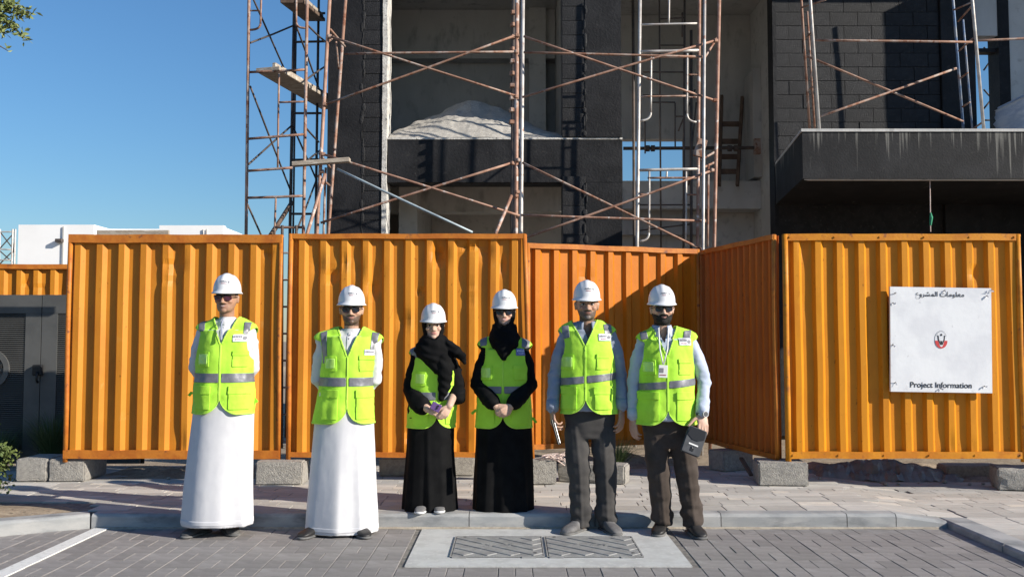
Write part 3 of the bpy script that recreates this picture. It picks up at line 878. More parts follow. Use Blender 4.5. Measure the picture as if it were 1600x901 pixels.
MB().prism([(A[0] + .02, A[1] + .02, cz0 - .012), (8.0, 11.53, cz0 - .012), (8.0, 11.60, cz0 - .012), (A[0] + .09, A[1] + .09, cz0 - .012)], (0, 0, .011)).build('drip_edge', M_CONCL, vl)
part_box('wing', M_CONCL, vl, 8.21, 12, 12.5, 13.7, 0, 7.6)

# sand heap on the first floor
V = []; nx, ny = 110, 60
for j in range(ny):
    for i in range(nx):
        V.append((-1.72 + 2.45 * i / (nx - 1), YF + .05 + 2.6 * j / (ny - 1), 0))
V = np.array(V, float)
cx = -.62
rr = np.hypot((V[:, 0] - cx) / 1.55, (V[:, 1] - 14.5) / 1.45)
V[:, 2] = zb1 - .03 + .78 * np.exp(-(rr * 1.25) ** 2) * (1 + .12 * vn(V, 3, 2)) + .035 * np.abs(vn(V, 5, 4)) + .022 * np.abs(vn(V, 14, 5)) + .02
V[:, 2] -= .10 * np.clip(rr - 1.15, 0, 1)
fr_ = np.clip((V[:, 1] - YF - .04) / .30, 0, 1) ** .6
V[:, 2] = zb1 - .02 + (V[:, 2] - zb1 + .02) * fr_
tag(link('sand_heap', mesh('sand_heap', V, [(j * nx + i, j * nx + i + 1, (j + 1) * nx + i + 1, (j + 1) * nx + i) for j in range(ny - 1) for i in range(nx - 1)], M_SAND, True)),
    'pale heap of sand spilling along the first floor edge', 'sand heap')

# wooden ladder leaning in the stair bay
t = thing('wooden_ladder', 'brown wooden ladder leaning on the wall of the stair bay', 'ladder', at(1138, 290, 16.2))
for a, b in (((1124, 290), (1128, 150)), ((1152, 290), (1160, 152))):
    MB().bar(at(a[0], a[1], 16.1), at(b[0], b[1], 16.6), .05, .08).build('rail', M_WOODD, t)
for py in (194, 221, 245, 268):
    f = (290 - py) / 140
    MB().bar(at(1124 + 4 * f, py, 16.1 + .5 * f), at(1152 + 8 * f, py, 16.1 + .5 * f), .03, .09).build('rung', M_WOODD, t)
t = thing('steel_prop', 'rusty horizontal steel prop spanning the stair bay in front of the opening', 'prop', at(975, 232, 15.8))
MB().tube([at(974, 232, 15.8), at(1186, 231, 15.8)], .03, 10).build('bar', M_TUBED, t)
for px in (1012, 1020, 1140, 1150): MB().tube([at(px - 3, 232, 15.8), at(px + 3, 232, 15.8)], .055, 10).build('collar', M_TUBED, t)
MB().cbox(at(1183, 229, 15.8), (.1, .1, .26)).build('end_plate', M_RUST, t)

# wrapped pallet and hanging twine on the canopy
pl = thing('wrapped_pallet', 'pallet of goods in pale blue stretch wrap standing on the canopy', 'pallet', (7.1, 12.5, cz1 + .035))
p0 = at(1552, 200, 12.95)
bm = bmesh.new(); bmesh.ops.create_cube(bm, size=1); bmesh.ops.subdivide_edges(bm, edges=bm.edges[:], cuts=10, use_grid_fill=True)
H = zat(146, 12.1) - cz1 - .10
for v in bm.verts:
    k = 1 - .06 * max(v.co.z, 0); f = 1.0 + .02 * math.sin(v.co.z * 40) + .012 * math.sin(v.co.x * 23 + v.co.z * 17)
    v.co = Vector((v.co.x * 1.2 * k * f, v.co.y * 1.0 * k * f, (v.co.z + .5) * H + .02 * math.sin(v.co.x * 9)))
bmesh.ops.bevel(bm, geom=[e for e in bm.edges if len(e.link_faces) == 2 and e.calc_face_angle() > 1], offset=.05, segments=2, affect='EDGES')
me = bpy.data.meshes.new('wrap'); bm.to_mesh(me); bm.free(); me.materials.append(M_WRAP); me.shade_smooth()
o = link('wrap', me, pl); o.location = (p0.x + .60 - 7.1, 0.0, .07)
mb = MB()
MB().box(p0.x + .05, p0.x + 1.25, 12.0, 13.0, cz1 + .036, cz1 + .10).build('pallet_base', M_WOODD, pl)
t = thing('hanging_twine', 'thin twine with a green knotted end hanging under the canopy edge', 'rope', at(1453, 279, 11.6))
MB().tube([at(1453, 279, 11.6), at(1453.5, 325, 11.6), at(1454, 362, 11.6)], .006, 6).build('strand', M_CABLE, t)
MB().tube([at(1454, 332, 11.6), at(1455, 340, 11.6), at(1454, 352, 11.6)], [.008, .022, .012], 8).build('green_knot', M_GREENR, t)

# ------------------------------------------------------------------ scaffolding
def curve(a, b, c, n=7):
    a, b, c = Vector(a), Vector(b), Vector(c)
    return [(1 - t) ** 2 * a + 2 * t * (1 - t) * b + t * t * c for t in [k / (n - 1) for k in range(n)]]
def tb(par, name, m, a, b, r=.021, n=8):
    """straight tube between two (px, py, Y) points, slightly bent as old tubes are"""
    p, q = at(*a), at(*b)
    L = (q - p).length; mid = (p + q) / 2 + Vector((random.uniform(-.004, .004) * L, 0, random.uniform(-.004, .002) * L))
    return MB().tube([p, p.lerp(mid, .5), mid, mid.lerp(q, .5), q], r * .88, n).build(name, m, par, smooth=True)
def clamp(par, px, py, Y, r=.035):
    p = at(px, py, Y)
    MB().cbox(p, (r * 2, r * 2, r * 1.6), Matrix.Rotation(random.uniform(0, 1), 3, 'Z')).build('coupler', M_RUST, par, bevel=.008)

A_ = 12.0; B_ = 13.5
t = thing('scaffold_tower', 'rusty scaffold tower with plank platforms beside the villa, against the sky', 'scaffold', at(430, 620, A_))
def leg_to_ground(par, m, top, low, r=.021):
    p, q = at(*top), at(*low)
    f = p.z / (p.z - q.z)
    g = p + (q - p) * f; g.z = 0.0
    p = p + (p - q) * .3
    MB().tube([p, q, g], r * .88, 8).build('standard', m, par, smooth=True)
leg_to_ground(t, M_RUST, (389, 0, A_), (384.5, 365, A_), .024)
leg_to_ground(t, M_RUST, (480, 0, A_), (474, 365, A_), .024)
leg_to_ground(t, M_TUBED, (460, 0, B_), (453, 365, B_), .026)  # rear frame coloured dark to imitate its shaded silhouette
leg_to_ground(t, M_TUBED, (498, 0, B_), (493, 365, B_), .022)
leg_to_ground(t, M_TUBED, (463, 0, B_ + .7), (458, 365, B_ + .7), .018)
for a, b in (((389, 113), (477, 109)), ((388, 217), (476, 210)), ((387, 267), (457, 262)), ((387, 309), (475, 306)), ((430, 355), (475, 355))):
    tb(t, 'rung', M_RUST, (*a, A_), (*b, A_), .019)
for a, b in (((436, 160), (476, 159)), ((434, 262), (436, 115)), ((429, 367), (431, 308)), ((408, 0), (407, 38)), ((463, 0), (463, 36))):
    tb(t, 'ladder_bar', M_RUST, (*a, A_), (*b, A_), .015)
MB().tube(curve(at(407, 38, A_), at(406, 47, A_), at(390, 47, A_)), .015, 8).build('hook_bar', M_RUST, t, smooth=True)
MB().tube(curve(at(463, 36, A_), at(464, 45, A_), at(479, 44, A_)), .015, 8).build('hook_bar', M_RUST, t, smooth=True)
tb(t, 'rung', M_RUST, (390, 17, A_), (406, 17, A_), .013)
for a, b in (((460, 21), (508, 21)), ((459, 66), (508, 65)), ((455, 177), (502, 177)), ((454, 250), (498, 249)), ((453, 334), (500, 334))):
    tb(t, 'rung', M_TUBED, (*a, B_), (*b, B_), .02)
for a, b in (((394, -5, A_), (446, 112, B_)), ((391, 135, A_), (456, 303, B_)), ((389, 68, A_), (459, 40, B_)), ((388, 257, A_), (456, 196, B_)),
             ((387, 320, A_), (416, 385, 12.6)), ((461, 36, A_), (500, 143, B_)), ((481, 40, A_), (509, 66, B_)), ((477, 126, A_), (508, 104, B_)),
             ((457, 196, B_), (494, 280, B_)), ((463, 362, A_), (494, 282, B_)), ((478, 200, A_), (498, 222, B_)), ((476, 255, A_), (500, 235, B_))):
    tb(t, 'brace', M_TUBED, a, b, .015)
tb(t, 'timber', M_WOODD, (456, 316, B_), (420, 372, A_), .035, 4)
def plank(par, a, b, wd, th, m=M_WOOD):
    MB().bar(at(*a), at(*b), wd, th).build('plank', m, par, bevel=.006)
plank(t, (418, 108, A_), (520, 168, B_ + .3), .34, .05)
plank(t, (428, 102, A_ + .02), (528, 160, B_ + .3), .05, .07)
plank(t, (456, 2, A_), (492, 31, B_), .30, .05, M_WOODD)
plank(t, (468, -4, A_ + .1), (500, 24, B_), .10, .05)

S_ = 11.5; D_ = 12.5
t = thing('facade_scaffold', 'long rusty scaffold with cross braces standing in front of the black villa', 'scaffold', at(810, 640, S_))
leg_to_ground(t, M_RUSTP, (515, 0, S_), (495, 365, S_), .026)
leg_to_ground(t, M_RUST, (540, 0, D_), (513, 365, D_), .025)
leg_to_ground(t, M_RUSTP, (808, 0, S_), (806, 365, S_), .030)
leg_to_ground(t, M_TUBEL, (817, 0, S_ + .15), (814, 365, S_ + .15), .028)
leg_to_ground(t, M_TUBED, (802.5, 0, D_), (800, 365, D_), .028)
for k in range(10): clamp(t, 802.3 - k * .3, 20 + k * 19, D_ - .02, .034)
leg_to_ground(t, M_RUST, (1101, 0, S_), (1098, 385, S_), .022)
leg_to_ground(t, M_TUBEL, (1101, 0, S_ - .08), (1098.5, 385, S_ - .08), .021)
leg_to_ground(t, M_RUSTP, (1124, 0, S_ + .1), (1116, 385, S_ + .1), .025)
for a, b in (((516, 46), (539, 73)), ((512, 66), (521, 58)), ((499, 240), (516, 262)), ((497, 275), (515, 290)), ((1098, 95), (1120, 60)), ((1095, 250), (1116, 238)), ((1099, 262), (1116, 254))):
    tb(t, 'tie_bar', M_RUST, (*a, S_), (*b, S_ + .4), .017)
tb(t, 'ladder_bar', M_RUST, (525, 65, S_ + .3), (529, 108, S_ + .5), .014)
tb(t, 'ladder_bar', M_RUST, (1107, 258, S_), (1106, 385, S_), .014)
tb(t, 'ladder_bar', M_RUST, (509, 262, S_), (505, 385, S_), .016)
tb(t, 'raker', M_RUSTP, (508, 272, S_ - .1), (474, 385, S_ - .5), .025)
for a, b in (((515, 57), (806, 150)), ((509, 163), (807, 55)), ((537, 84), (808, 81)), ((505, 241), (812, 337)), ((501, 348), (798, 255)),
             ((818, 57), (1117, 157)), ((816, 152), (1119, 63)), ((818, 82), (1099, 89)), ((816, 254), (1108, 395)), ((822, 371), (1116, 265)), ((814, 336), (1099, 345))):
    tb(t, 'brace', random.choice((M_RUSTP, M_RUST, M_RUSTP)), (*a, S_ - .04), (*b, S_ - .04), .0165)
tb(t, 'brace', M_TUBEC, (527, 264, S_ - .1), (738, 363, S_ - .6), .0165)
tb(t, 'prop', M_RUSTP, (799, 306, S_ - .1), (774, 366, S_ - .6), .024)
plank(t, (457, 257, S_ - .1), (547, 250, S_ - .1), .10, .055)
for (px, py) in ((515, 57), (507, 163), (806, 151), (808, 56), (505, 241), (503, 268), (800, 255), (1117, 157), (1118, 64), (1112, 266), (806, 306), (1099, 345), (1095, 228), (806, 81), (808, 300), (809, 250)):
    clamp(t, px, py, S_ - .03, .027)
plank(t, (1090, 245, S_), (1098, 218, S_), .05, .12, M_RUST)

E_ = 12.3
t = thing('access_tower', 'pale ladder frame scaffold tower in front of the stair bay', 'scaffold', at(1045, 640, E_))
leg_to_ground(t, M_TUBEL, (1000, 0, E_), (995.5, 385, E_), .026)
leg_to_ground(t, M_RUSTP, (1093, 0, E_), (1090, 385, E_), .024)
for (a, b, r) in (((1002, 39), (1089, 37), .017), ((1001, 81), (1092, 79), .024), ((1001, 89), (1098, 90), .016), ((1000, 151), (1072, 150), .015), ((998, 266), (1090, 264), .022), ((1012, 278), (1088, 278), .016), ((998, 303), (1012, 304), .013), ((1072, 117), (1092, 117), .013), ((1074, 304), (1090, 304), .013), ((1072, 152), (1090, 152), .013)):
    tb(t, 'rung', M_TUBEL if r > .016 else M_RUST, (*a, E_), (*b, E_), r)
for x, y0, y1, dx in ((1017.5, 85, 176, -17), (1074, 84, 178, 14), (1014.5, 268, 364, -15), (1045.5, 0, 37, 0), (1072, 268, 385, 0), (1042, 268, 278, 0)):
    tb(t, 'ladder_bar', M_TUBEL, (x, y0, E_), (x - .5, y1, E_), .015)
    if dx:
        MB().tube(curve(at(x - .5, y1, E_), at(x - .6, y1 + 12, E_), at(x + dx, y1 + 13, E_)), .015, 8).build('hook_bar', M_TUBEL, t, smooth=True)
I_ = 14.6
t = thing('inner_scaffold', 'dim scaffold frame standing inside the stair bay', 'scaffold', at(1045, 560, I_))
leg_to_ground(t, M_TUBED, (989, 0, I_), (991, 365, I_), .026)
leg_to_ground(t, M_TUBED, (1030, -40, I_), (1031, 112, I_), .016)
leg_to_ground(t, M_TUBED, (1070, -40, I_), (1068, 365, I_), .02)
leg_to_ground(t, M_TUBED, (1080, 120, I_), (1080, 365, I_), .026)
for a, b in (((1032, 30), (1070, 28)), ((1032, 71), (1068, 71)), ((1005, 149), (1070, 149)), ((1016, 160), (1055, 160)), ((1005, 113), (1068, 113)), ((1056, 182), (1070, 182)), ((991, 320), (1080, 320)), ((1000, 360), (1080, 350))):
    tb(t, 'rung', M_TUBED, (*a, I_), (*b, I_), .014)
for a, b in (((1055, 161), (1055, 232)), ((1008, 190), (1008, 240)), ((1066, 20), (1066, 58)), ((1060, 205), (1086, 140)), ((1088, 160), (1076, 290))):
    tb(t, 'ladder_bar', M_TUBED, (*a, I_), (*b, I_), .014)

W_ = 12.2
zc = cz1 + .035
t = thing('canopy_scaffold', 'scaffold with blue and white standards standing on top of the canopy', 'scaffold', (5.3, W_, zc))
def onto(par, m, a, b, r):
    p, q = at(*a), at(*b); f = (p.z - zc) / (p.z - q.z)
    MB().tube([p + (p - q) * .3, p, p + (q - p) * f], r * .88, 8).build('standard', m, par, smooth=True)
onto(t, M_RUST, (1252, 0, W_ + .9), (1265, 200, W_ + .9), .02)
onto(t, M_TUBEL, (1266, 0, W_), (1280, 200, W_), .024)
onto(t, M_RUST, (1264, 60, W_ + .5), (1273, 200, W_ + .5), .016)
onto(t, M_TUBEB, (1489, 0, W_ + .9), (1505, 200, W_ + .9), .022)
onto(t, M_TUBEB, (1508, 70, W_ + .5), (1519, 200, W_ + .5), .016)
onto(t, M_TUBEL, (1519, 0, W_), (1537, 200, W_), .025)
for a, b in (((1273, 63, W_), (1519, 66, W_)), ((1521, 64, W_), (1640, 58, W_)), ((1261, 88, W_ + .4), (1505, 190, W_ + .4)), ((1281, 182, W_), (1494, 107, W_ + .6))):
    tb(t, 'brace', M_RUST, a, b, .018)
for a, b in (((1253, 12), (1290, 0)), ((1260, 60), (1268, 50)), ((1490, 16), (1518, 4)), ((1497, 34), (1518, 10)), ((1498, 80), (1520, 60)), ((1501, 122), (1512, 114)), ((1504, 167), (1515, 160)), ((1521, 201), (1534, 192)), ((1264, 140), (1270, 136))):
    tb(t, 'tie_bar', M_RUST, (*a, W_ + .3), (*b, W_), .014)
# far scaffold seen through the narrow window
t = thing('distant_scaffold', 'dark distant scaffold seen through the narrow window above the canopy', 'scaffold', (9.5, 19, 0))
for a, b in (((1537, 110), (1562, 75)), ((1537, 74), (1562, 100)), ((1537, 170), (1562, 140)), ((1537, 140), (1562, 168)), ((1537, 188), (1562, 188)), ((1558, 40), (1560, 200))):
    tb(t, 'brace', M_TUBED, (*a, 19), (*b, 19), .02)
MB().tube([at(1566, 20, 19), (at(1566, 20, 19).x, 19, 0)], .03, 6).build('standard', M_TUBED, t)

# ------------------------------------------------------------------ far left: white villa, gate, distant scaffold
wv = thing('white_villa', 'distant flat roofed white villa beyond the fence, under the blue sky', 'building', (-19, 42, 0))
def fbox(name, px0, px1, py, Y, D, m=M_WHITE):
    a, b = at(px0, py, Y), at(px1, py, Y)
    return MB().box(a.x, b.x, Y, Y + D, 0, a.z).build(name, m, wv)
fbox('wall', 29, 147, 351, 42, 9)
fbox('wall', 147.4, 249, 357.5, 43.5, 8)
fbox('wall', 249.3, 348, 354, 42.5, 9)
fbox('parapet', 249, 349, 352, 42.45, .4)
p = at(97.5, 420, 41.97); MB().box(p.x - .03, p.x + .03, 41.94, 41.995, 0, zat(354, 41.97)).build('expansion_joint', M_CONC, wv)
p = at(95, 376, 41.9); MB().box(p.x - .2, p.x + .1, 41.75, 41.99, p.z - .08, p.z + .08).build('wall_lamp', M_TUBED, wv, bevel=.02)
for px in (318, 323): MB().tube([at(px, 368, 42.4), at(px, 358, 42.4)], .03, 6).build('roof_pipe', M_TUBEL, wv)
t = thing('far_scaffold', 'thin distant scaffold tower standing beside the white villa', 'scaffold', (-19.4, 34, 0))
for px in (-22, 0, 20, 24):
    p = at(px, 358, 34); MB().tube([(p.x, 34, 0), p], .035, 6).build('standard', M_TUBEL, t)
for a, b in (((-22, 362), (24, 362)), ((-22, 388), (20, 390)), ((-22, 406), (20, 406))): tb(t, 'rung', M_TUBEL, (*a, 34), (*b, 34), .03, 6)
for a, b in (((0, 362), (20, 388)), ((0, 388), (20, 366)), ((20, 395), (24, 370)), ((0, 412), (20, 392)), ((0, 392), (20, 410))): tb(t, 'brace', M_TUBED, (*a, 34), (*b, 34), .025, 6)

gt = thing('louvred_gate', 'grey double leaf gate with fine louvres and round tree medallions', 'gate', at(62, 690, 9.75))
GY = 9.75
def leaf(x0, x1, hinge):
    z0, z1 = .12, zat(460.5, GY)
    def fr(*b): return MB().box(*b).build('leaf_frame', M_GATE, gt)
    fw = .16
    fr(x0, x1, GY, GY + .05, z1 - .19, z1); fr(x0, x1, GY, GY + .05, z0, z0 + .14)
    fr(x0, x0 + fw, GY, GY + .05, z0 + .142, z1 - .192); fr(x1 - fw, x1, GY, GY + .05, z0 + .142, z1 - .192)
    xm = (x0 + x1) / 2
    fr(xm - .012, xm + .012, GY + .02, GY + .05, z0 + .142, z1 - .192)
    mb = MB(); z = z0 + .15
    while z < z1 - .2:
        mb.hexa([(x0 + fw, GY + .004, z), (x1 - fw, GY + .004, z), (x1 - fw, GY + .03, z + .014), (x0 + fw, GY + .03, z + .014),
                 (x0 + fw, GY + .004, z + .004), (x1 - fw, GY + .004, z + .004), (x1 - fw, GY + .03, z + .018), (x0 + fw, GY + .03, z + .018)])
        z += .021
    tag(mb.build('louvre_slats', M_GATE, gt), kind='stuff')
    zc = zat(576, GY)
    ring = []
    n = 40
    V = []; Fs = []
    for k in range(n):
        a = 2 * math.pi * k / n
        for r, y in ((.20, -.012), (.145, -.012), (.145, .03), (.20, .03)):
            V.append((xm + r * math.cos(a), GY + y, zc + r * math.sin(a)))
    for k in range(n):
        for i in range(4):
            Fs.append((k * 4 + i, k * 4 + (i + 1) % 4, ((k + 1) % n) * 4 + (i + 1) % 4, ((k + 1) % n) * 4 + i))
    o = MB().add(V, Fs).build('medallion', M_GATE, gt)
    MB().tube([(xm, GY + .012, zc), (xm, GY + .02, zc)], .145, 32).build('medallion_back', M_GATE, o)
    mb = MB(); mb.bar((xm, GY - .002, zc - .14), (xm, GY - .002, zc + .02), .02, .012)
    q = random.Random(5)
    for k in range(46):
        a = q.uniform(-.55, math.pi + .55); r = q.uniform(.03, .13)
        p = Vector((xm + r * math.cos(a), GY - .002, zc + .005 + r * math.sin(a))); d = Vector((math.cos(a + q.uniform(-.6, .6)), 0, math.sin(a + q.uniform(-.6, .6))))
        mb.bar(p - d * .014, p + d * .014, .012, .010)
    mb.build('tree_cutout', M_GATED, o)
xm = xat(63, 575, GY)
leaf(xm - 1.03, xm - .004, 0); leaf(xm + .004, xm + 1.03, 1)
MB().box(xm - 1.05, xm + 1.05, GY + .08, GY + .10, .11, zat(463, GY)).build('backing_panel', M_GATED, gt)
p = at(61, 577, GY); MB().box(p.x - .05, p.x + .05, GY - .05, GY - .002, p.z - .06, p.z + .05).build('lock_case', M_BLACK, gt, bevel=.01)
MB().tube([(p.x + .01, GY - .06, p.z - .02), (p.x + .01, GY - .07, p.z - .10), (p.x + .01, GY - .04, p.z - .13)], .012, 8).build('handle', M_BLACK, gt, smooth=True)

# ------------------------------------------------------------------ plants
def leaf_cloud(name, pts, size, m, par, seed, droop=.3, ratio=.5):
    q = np.random.default_rng(seed)
    V = []; Fs = []
    for c in pts:
        s = size * q.uniform(.6, 1.25)
        d = Vector(q.normal(size=3)); d.z -= droop; d.normalize()
        u = d.orthogonal().normalized(); u = Matrix.Rotation(q.uniform(0, 6.28), 3, d) @ u
        nrm = d.cross(u)
        c = Vector(c); n = len(V)
        V += [c, c + d * s * .5 + u * s * ratio * .5 + nrm * s * .08, c + d * s, c + d * s * .5 - u * s * ratio * .5 + nrm * s * .08]
        Fs += [(n, n + 1, n + 2), (n, n + 2, n + 3)]
    return link(name, mesh(name, V, Fs, m), par, True)
sh = thing('shrub', 'small leafy green shrub in the sandy planter beside the kerb', 'shrub', (-4.17, 7.28, .11))
q = np.random.default_rng(3); pts = []; stems = MB()
while len(pts) < 5200:
    k = q.normal(size=3); k /= np.linalg.norm(k)
    bump_ = 1 + .22 * math.sin(5 * math.atan2(k[1], k[0]) + 3 * k[2]) + .12 * math.sin(9 * k[2] + 7 * k[0])
    r = q.uniform(.45, 1) ** .45 * bump_
    p = Vector((-4.28 + k[0] * .36 * r, 7.30 + k[1] * .38 * r, .43 + k[2] * .36 * r))
    if p.z > .12: pts.append(p)
leaf_cloud('foliage', pts, .034, M_LEAF, sh, 4, .0, .62)
for k in range(14):
    a = q.uniform(0, 6.28); e = Vector((-4.27 + .3 * math.cos(a), 7.3 + .28 * math.sin(a), q.uniform(.35, .62)))
    MB().tube([(-4.27 + .04 * math.cos(a), 7.3 + .04 * math.sin(a), .1), (e + Vector((-4.27, 7.3, .2))) / 2, e], [.010, .007, .004], 5).build('stem', M_BARK, sh)

tr = thing('tree', 'tree with small feathery olive green leaves reaching over the street', 'tree', (-6.9, 8.4, .1))
MB().tube([(-6.9, 8.4, .08), (-6.86, 8.38, 1.1), (-6.95, 8.42, 2.2), (-6.8, 8.35, 3.2)], [.16, .13, .11, .08], 12).build('trunk', M_BARK, tr, smooth=True)
q = np.random.default_rng(11); pts = []
def sprig(p0, p1, n, spread):
    p0, p1 = Vector(p0), Vector(p1)
    MB().tube([p0, p0.lerp(p1, .5) + Vector((0, 0, .05)), p1], [.012, .008, .003], 5).build('branch', M_BARK, tr)
    for k in range(n):
        f = q.uniform(.15, 1.02)
        c = p0.lerp(p1, f) + Vector((0, 0, .2 * f * (1 - f)))
        pts.append(c + Vector(q.normal(size=3)) * spread * (1.1 - .6 * f))
for k in range(120):
    a = q.uniform(0, 6.28); h = q.uniform(3.1, 5.4); rad = 1.9 * math.sqrt(max(.15, 1 - ((h - 4.2) / 1.5) ** 2)) * q.uniform(.6, 1)
    e = Vector((-6.9 + rad * math.cos(a), 8.4 + rad * math.sin(a), h))
    if e.x / e.y > -.60: continue
    sprig((-6.8 + .2 * math.cos(a), 8.35 + .2 * math.sin(a), h - q.uniform(.3, .9)), e, 150, .15)
T_ = 8.2
for k in range(16):
    b_ = at(q.uniform(-330, -30), q.uniform(-40, 80), T_ + q.uniform(-.3, .3)); sprig(b_ + Vector((-.35, 0, .12)), b_, 90, .06)
for (a, b) in (((-40, 5), (50, 22)), ((-40, 12), (34, 26)), ((-30, 15), (40, 60)), ((-35, 20), (20, 44)), ((-30, 25), (4, 48)), ((-40, 66), (13, 80)), ((-45, -10), (20, 8))):
    sprig(at(*a, T_), at(*b, T_), 150 if b[1] != 80 else 10, .03)
MB().tube([(-6.8, 8.35, 3.1), at(-180, 40, T_), at(-35, 12, T_)], [.05, .035, .014], 6).build('branch', M_BARK, tr, smooth=True)
leaf_cloud('foliage', pts, .058, M_LEAFT, tr, 6, .25, .42)

def grass_clump(label, c, n, h, spread, seed):
    t = thing('ornamental_grass', label, 'grass clump', c, group='grass clumps by the fence')
    q = np.random.default_rng(seed); V = []; Fs = []
    for k in range(n):
        a = q.uniform(0, 6.28); b = q.uniform(0, .07); L = h * q.uniform(.6, 1.1); s = spread * q.uniform(.2, 1.1)
        p = Vector((c[0] + b * math.cos(a), c[1] + b * math.sin(a), c[2] - .01)); d = Vector((math.cos(a), math.sin(a), 0)); sd = Vector((-d.y, d.x, 0)) * .003
        n0 = len(V)
        for f in (0, .35, .7, 1):
            m = p + d * s * f ** 1.8 + Vector((0, 0, L * (f - .28 * f * f * f)))
            V += [m - sd * (1.05 - f), m + sd * (1.05 - f)]
        for i in range(3): Fs.append((n0 + 2 * i, n0 + 2 * i + 1, n0 + 2 * i + 3, n0 + 2 * i + 2))
    link('blades', mesh('blades', V, Fs, M_GRASS), t, True)
grass_clump('dark clump of long thin grass growing in front of the grey gate', (-4.55, 9.45, .1), 900, .75, .45, 1)
grass_clump('dark clump of long grass at the hinge side of the grey gate', (-5.1, 9.5, .1), 600, .55, .4, 2)
grass_clump('clump of long thin grass behind the man in grey trousers', (1.00, 9.15, .1), 320, .50, .38, 3)

# ------------------------------------------------------------------ people
M_SKIN = mat('skin', (1, 1, 1), attr='skin', scale=40, lo=.5, hi=.9, rough=.5, spec=.35, sss=.12)
def cloth(name, c, c2=None, rough=.85, bump=.25, bscale=240, spec=.15, sheen=.06):
    m = mat(name, c, c2 or tuple(x * .9 for x in c), scale=9, rough=rough, bump=bump, bscale=bscale, spec=spec, bdist=.004)
    m.node_tree.nodes['Principled BSDF'].inputs['Sheen Weight'].default_value = sheen
    return m
M_VEST = cloth('lime vest cloth', (.45, .80, .065), (.41, .75, .055), .7)
M_TRIM = cloth('pale lime trim', (.50, .84, .09), None, .6)
M_STRIPE = mat('grey reflective tape', (.165, .165, .185), (.20, .20, .22), scale=20, rough=.45, spec=.5, metal=.2, bump=.1, bscale=200)
M_KAND = cloth('white robe cloth', (.61, .605, .62), (.58, .575, .595), .8)
M_ABAYA = cloth('black robe cloth', (.006, .006, .0065), (.009, .009, .0095), .75, .25, spec=.06, sheen=.0)
M_HIJAB = cloth('black scarf cloth', (.006, .006, .0065), (.009, .009, .0095), .85, .35, spec=.06, sheen=.0)
M_SHIRT5 = cloth('grey blue shirt cloth', (.27, .30, .38), (.235, .265, .345))
M_SHIRT6 = cloth('pale blue shirt cloth', (.45, .50, .62), (.41, .46, .58))
M_TROU5 = cloth('charcoal trouser cloth', (.050, .047, .046), (.062, .058, .056))
M_TROU6 = cloth('dark brown trouser cloth', (.052, .040, .033), (.068, .053, .045))
M_HAT = mat('white hard hat plastic', (.70, .70, .71), (.67, .67, .68), scale=4, rough=.32, spec=.5)
M_PRINT = mat('grey hat print', (.20, .20, .22), rough=.6)
M_PRINTR = mat('dull red print', (.30, .10, .12), rough=.6)
M_PATCH = mat('white badge cloth', (.70, .70, .74), (.62, .62, .68), scale=30, rough=.7)
M_PATCHB = mat('violet blue badge cloth', (.16, .17, .42), (.22, .22, .46), scale=30, rough=.7)
M_LENS = mat('dark lens', (.012, .008, .010), rough=.12, spec=.6)
M_FRAME = mat('black glasses frame', (.02, .018, .018), rough=.35)
M_SHOE = mat('dusty dark shoe leather', (.045, .045, .048), (.10, .098, .095), scale=9, lo=.4, hi=.7, rough=.6, bump=.2, bscale=80)
M_SHOEB = mat('black shoe leather', (.022, .021, .021), (.05, .047, .045), scale=9, lo=.45, hi=.75, rough=.45, bump=.2, bscale=80)
M_BOOT = mat('grey suede boot', (.17, .165, .165), (.11, .105, .105), scale=9, rough=.8, bump=.3, bscale=120)
M_SOLE = mat('shoe sole', (.16, .155, .15), (.10, .10, .10), scale=14, rough=.85)
M_SOLEW = mat('white shoe sole', (.62, .62, .62), rough=.7)
M_HAIR = mat('black hair', (.012, .010, .009), (.022, .018, .016), scale=60, rough=.65, bump=.8, bscale=220)
M_EYEW = mat('eye white', (.62, .58, .55), rough=.3)
M_EYED = mat('dark iris', (.02, .012, .008), rough=.2)
M_PURPLE = mat('purple phone', (.15, .08, .24), rough=.35, spec=.5)
M_STEEL = mat('brushed steel', (.35, .35, .36), rough=.4, metal=.7)
M_DGREY = mat('dark grey plastic', (.055, .057, .062), (.07, .072, .078), scale=20, rough=.5)
M_CARD = mat('white card', (.74, .73, .71), rough=.5)

def remesh(mb, voxel, it=4, fac=.5):
    me = mesh('tmp', mb.v, mb.f)
    bm = bmesh.new(); bm.from_mesh(me); bmesh.ops.recalc_face_normals(bm, faces=bm.faces); bm.to_mesh(me); bm.free()
    o = bpy.data.objects.new('tmp', me); COL.objects.link(o)
    r = o.modifiers.new('r', 'REMESH'); r.mode = 'VOXEL'; r.voxel_size = voxel; r.adaptivity = 0
    if it:
        s = o.modifiers.new('s', 'SMOOTH'); s.iterations = it; s.factor = fac
    dg = bpy.context.evaluated_depsgraph_get()
    m2 = bpy.data.meshes.new_from_object(o.evaluated_get(dg))
    V = np.empty(len(m2.vertices) * 3); m2.vertices.foreach_get('co', V); V = V.reshape(-1, 3)
    Fs = [tuple(p.vertices) for p in m2.polygons]
    bpy.data.objects.remove(o); bpy.data.meshes.remove(me); bpy.data.meshes.remove(m2)
    return V, Fs

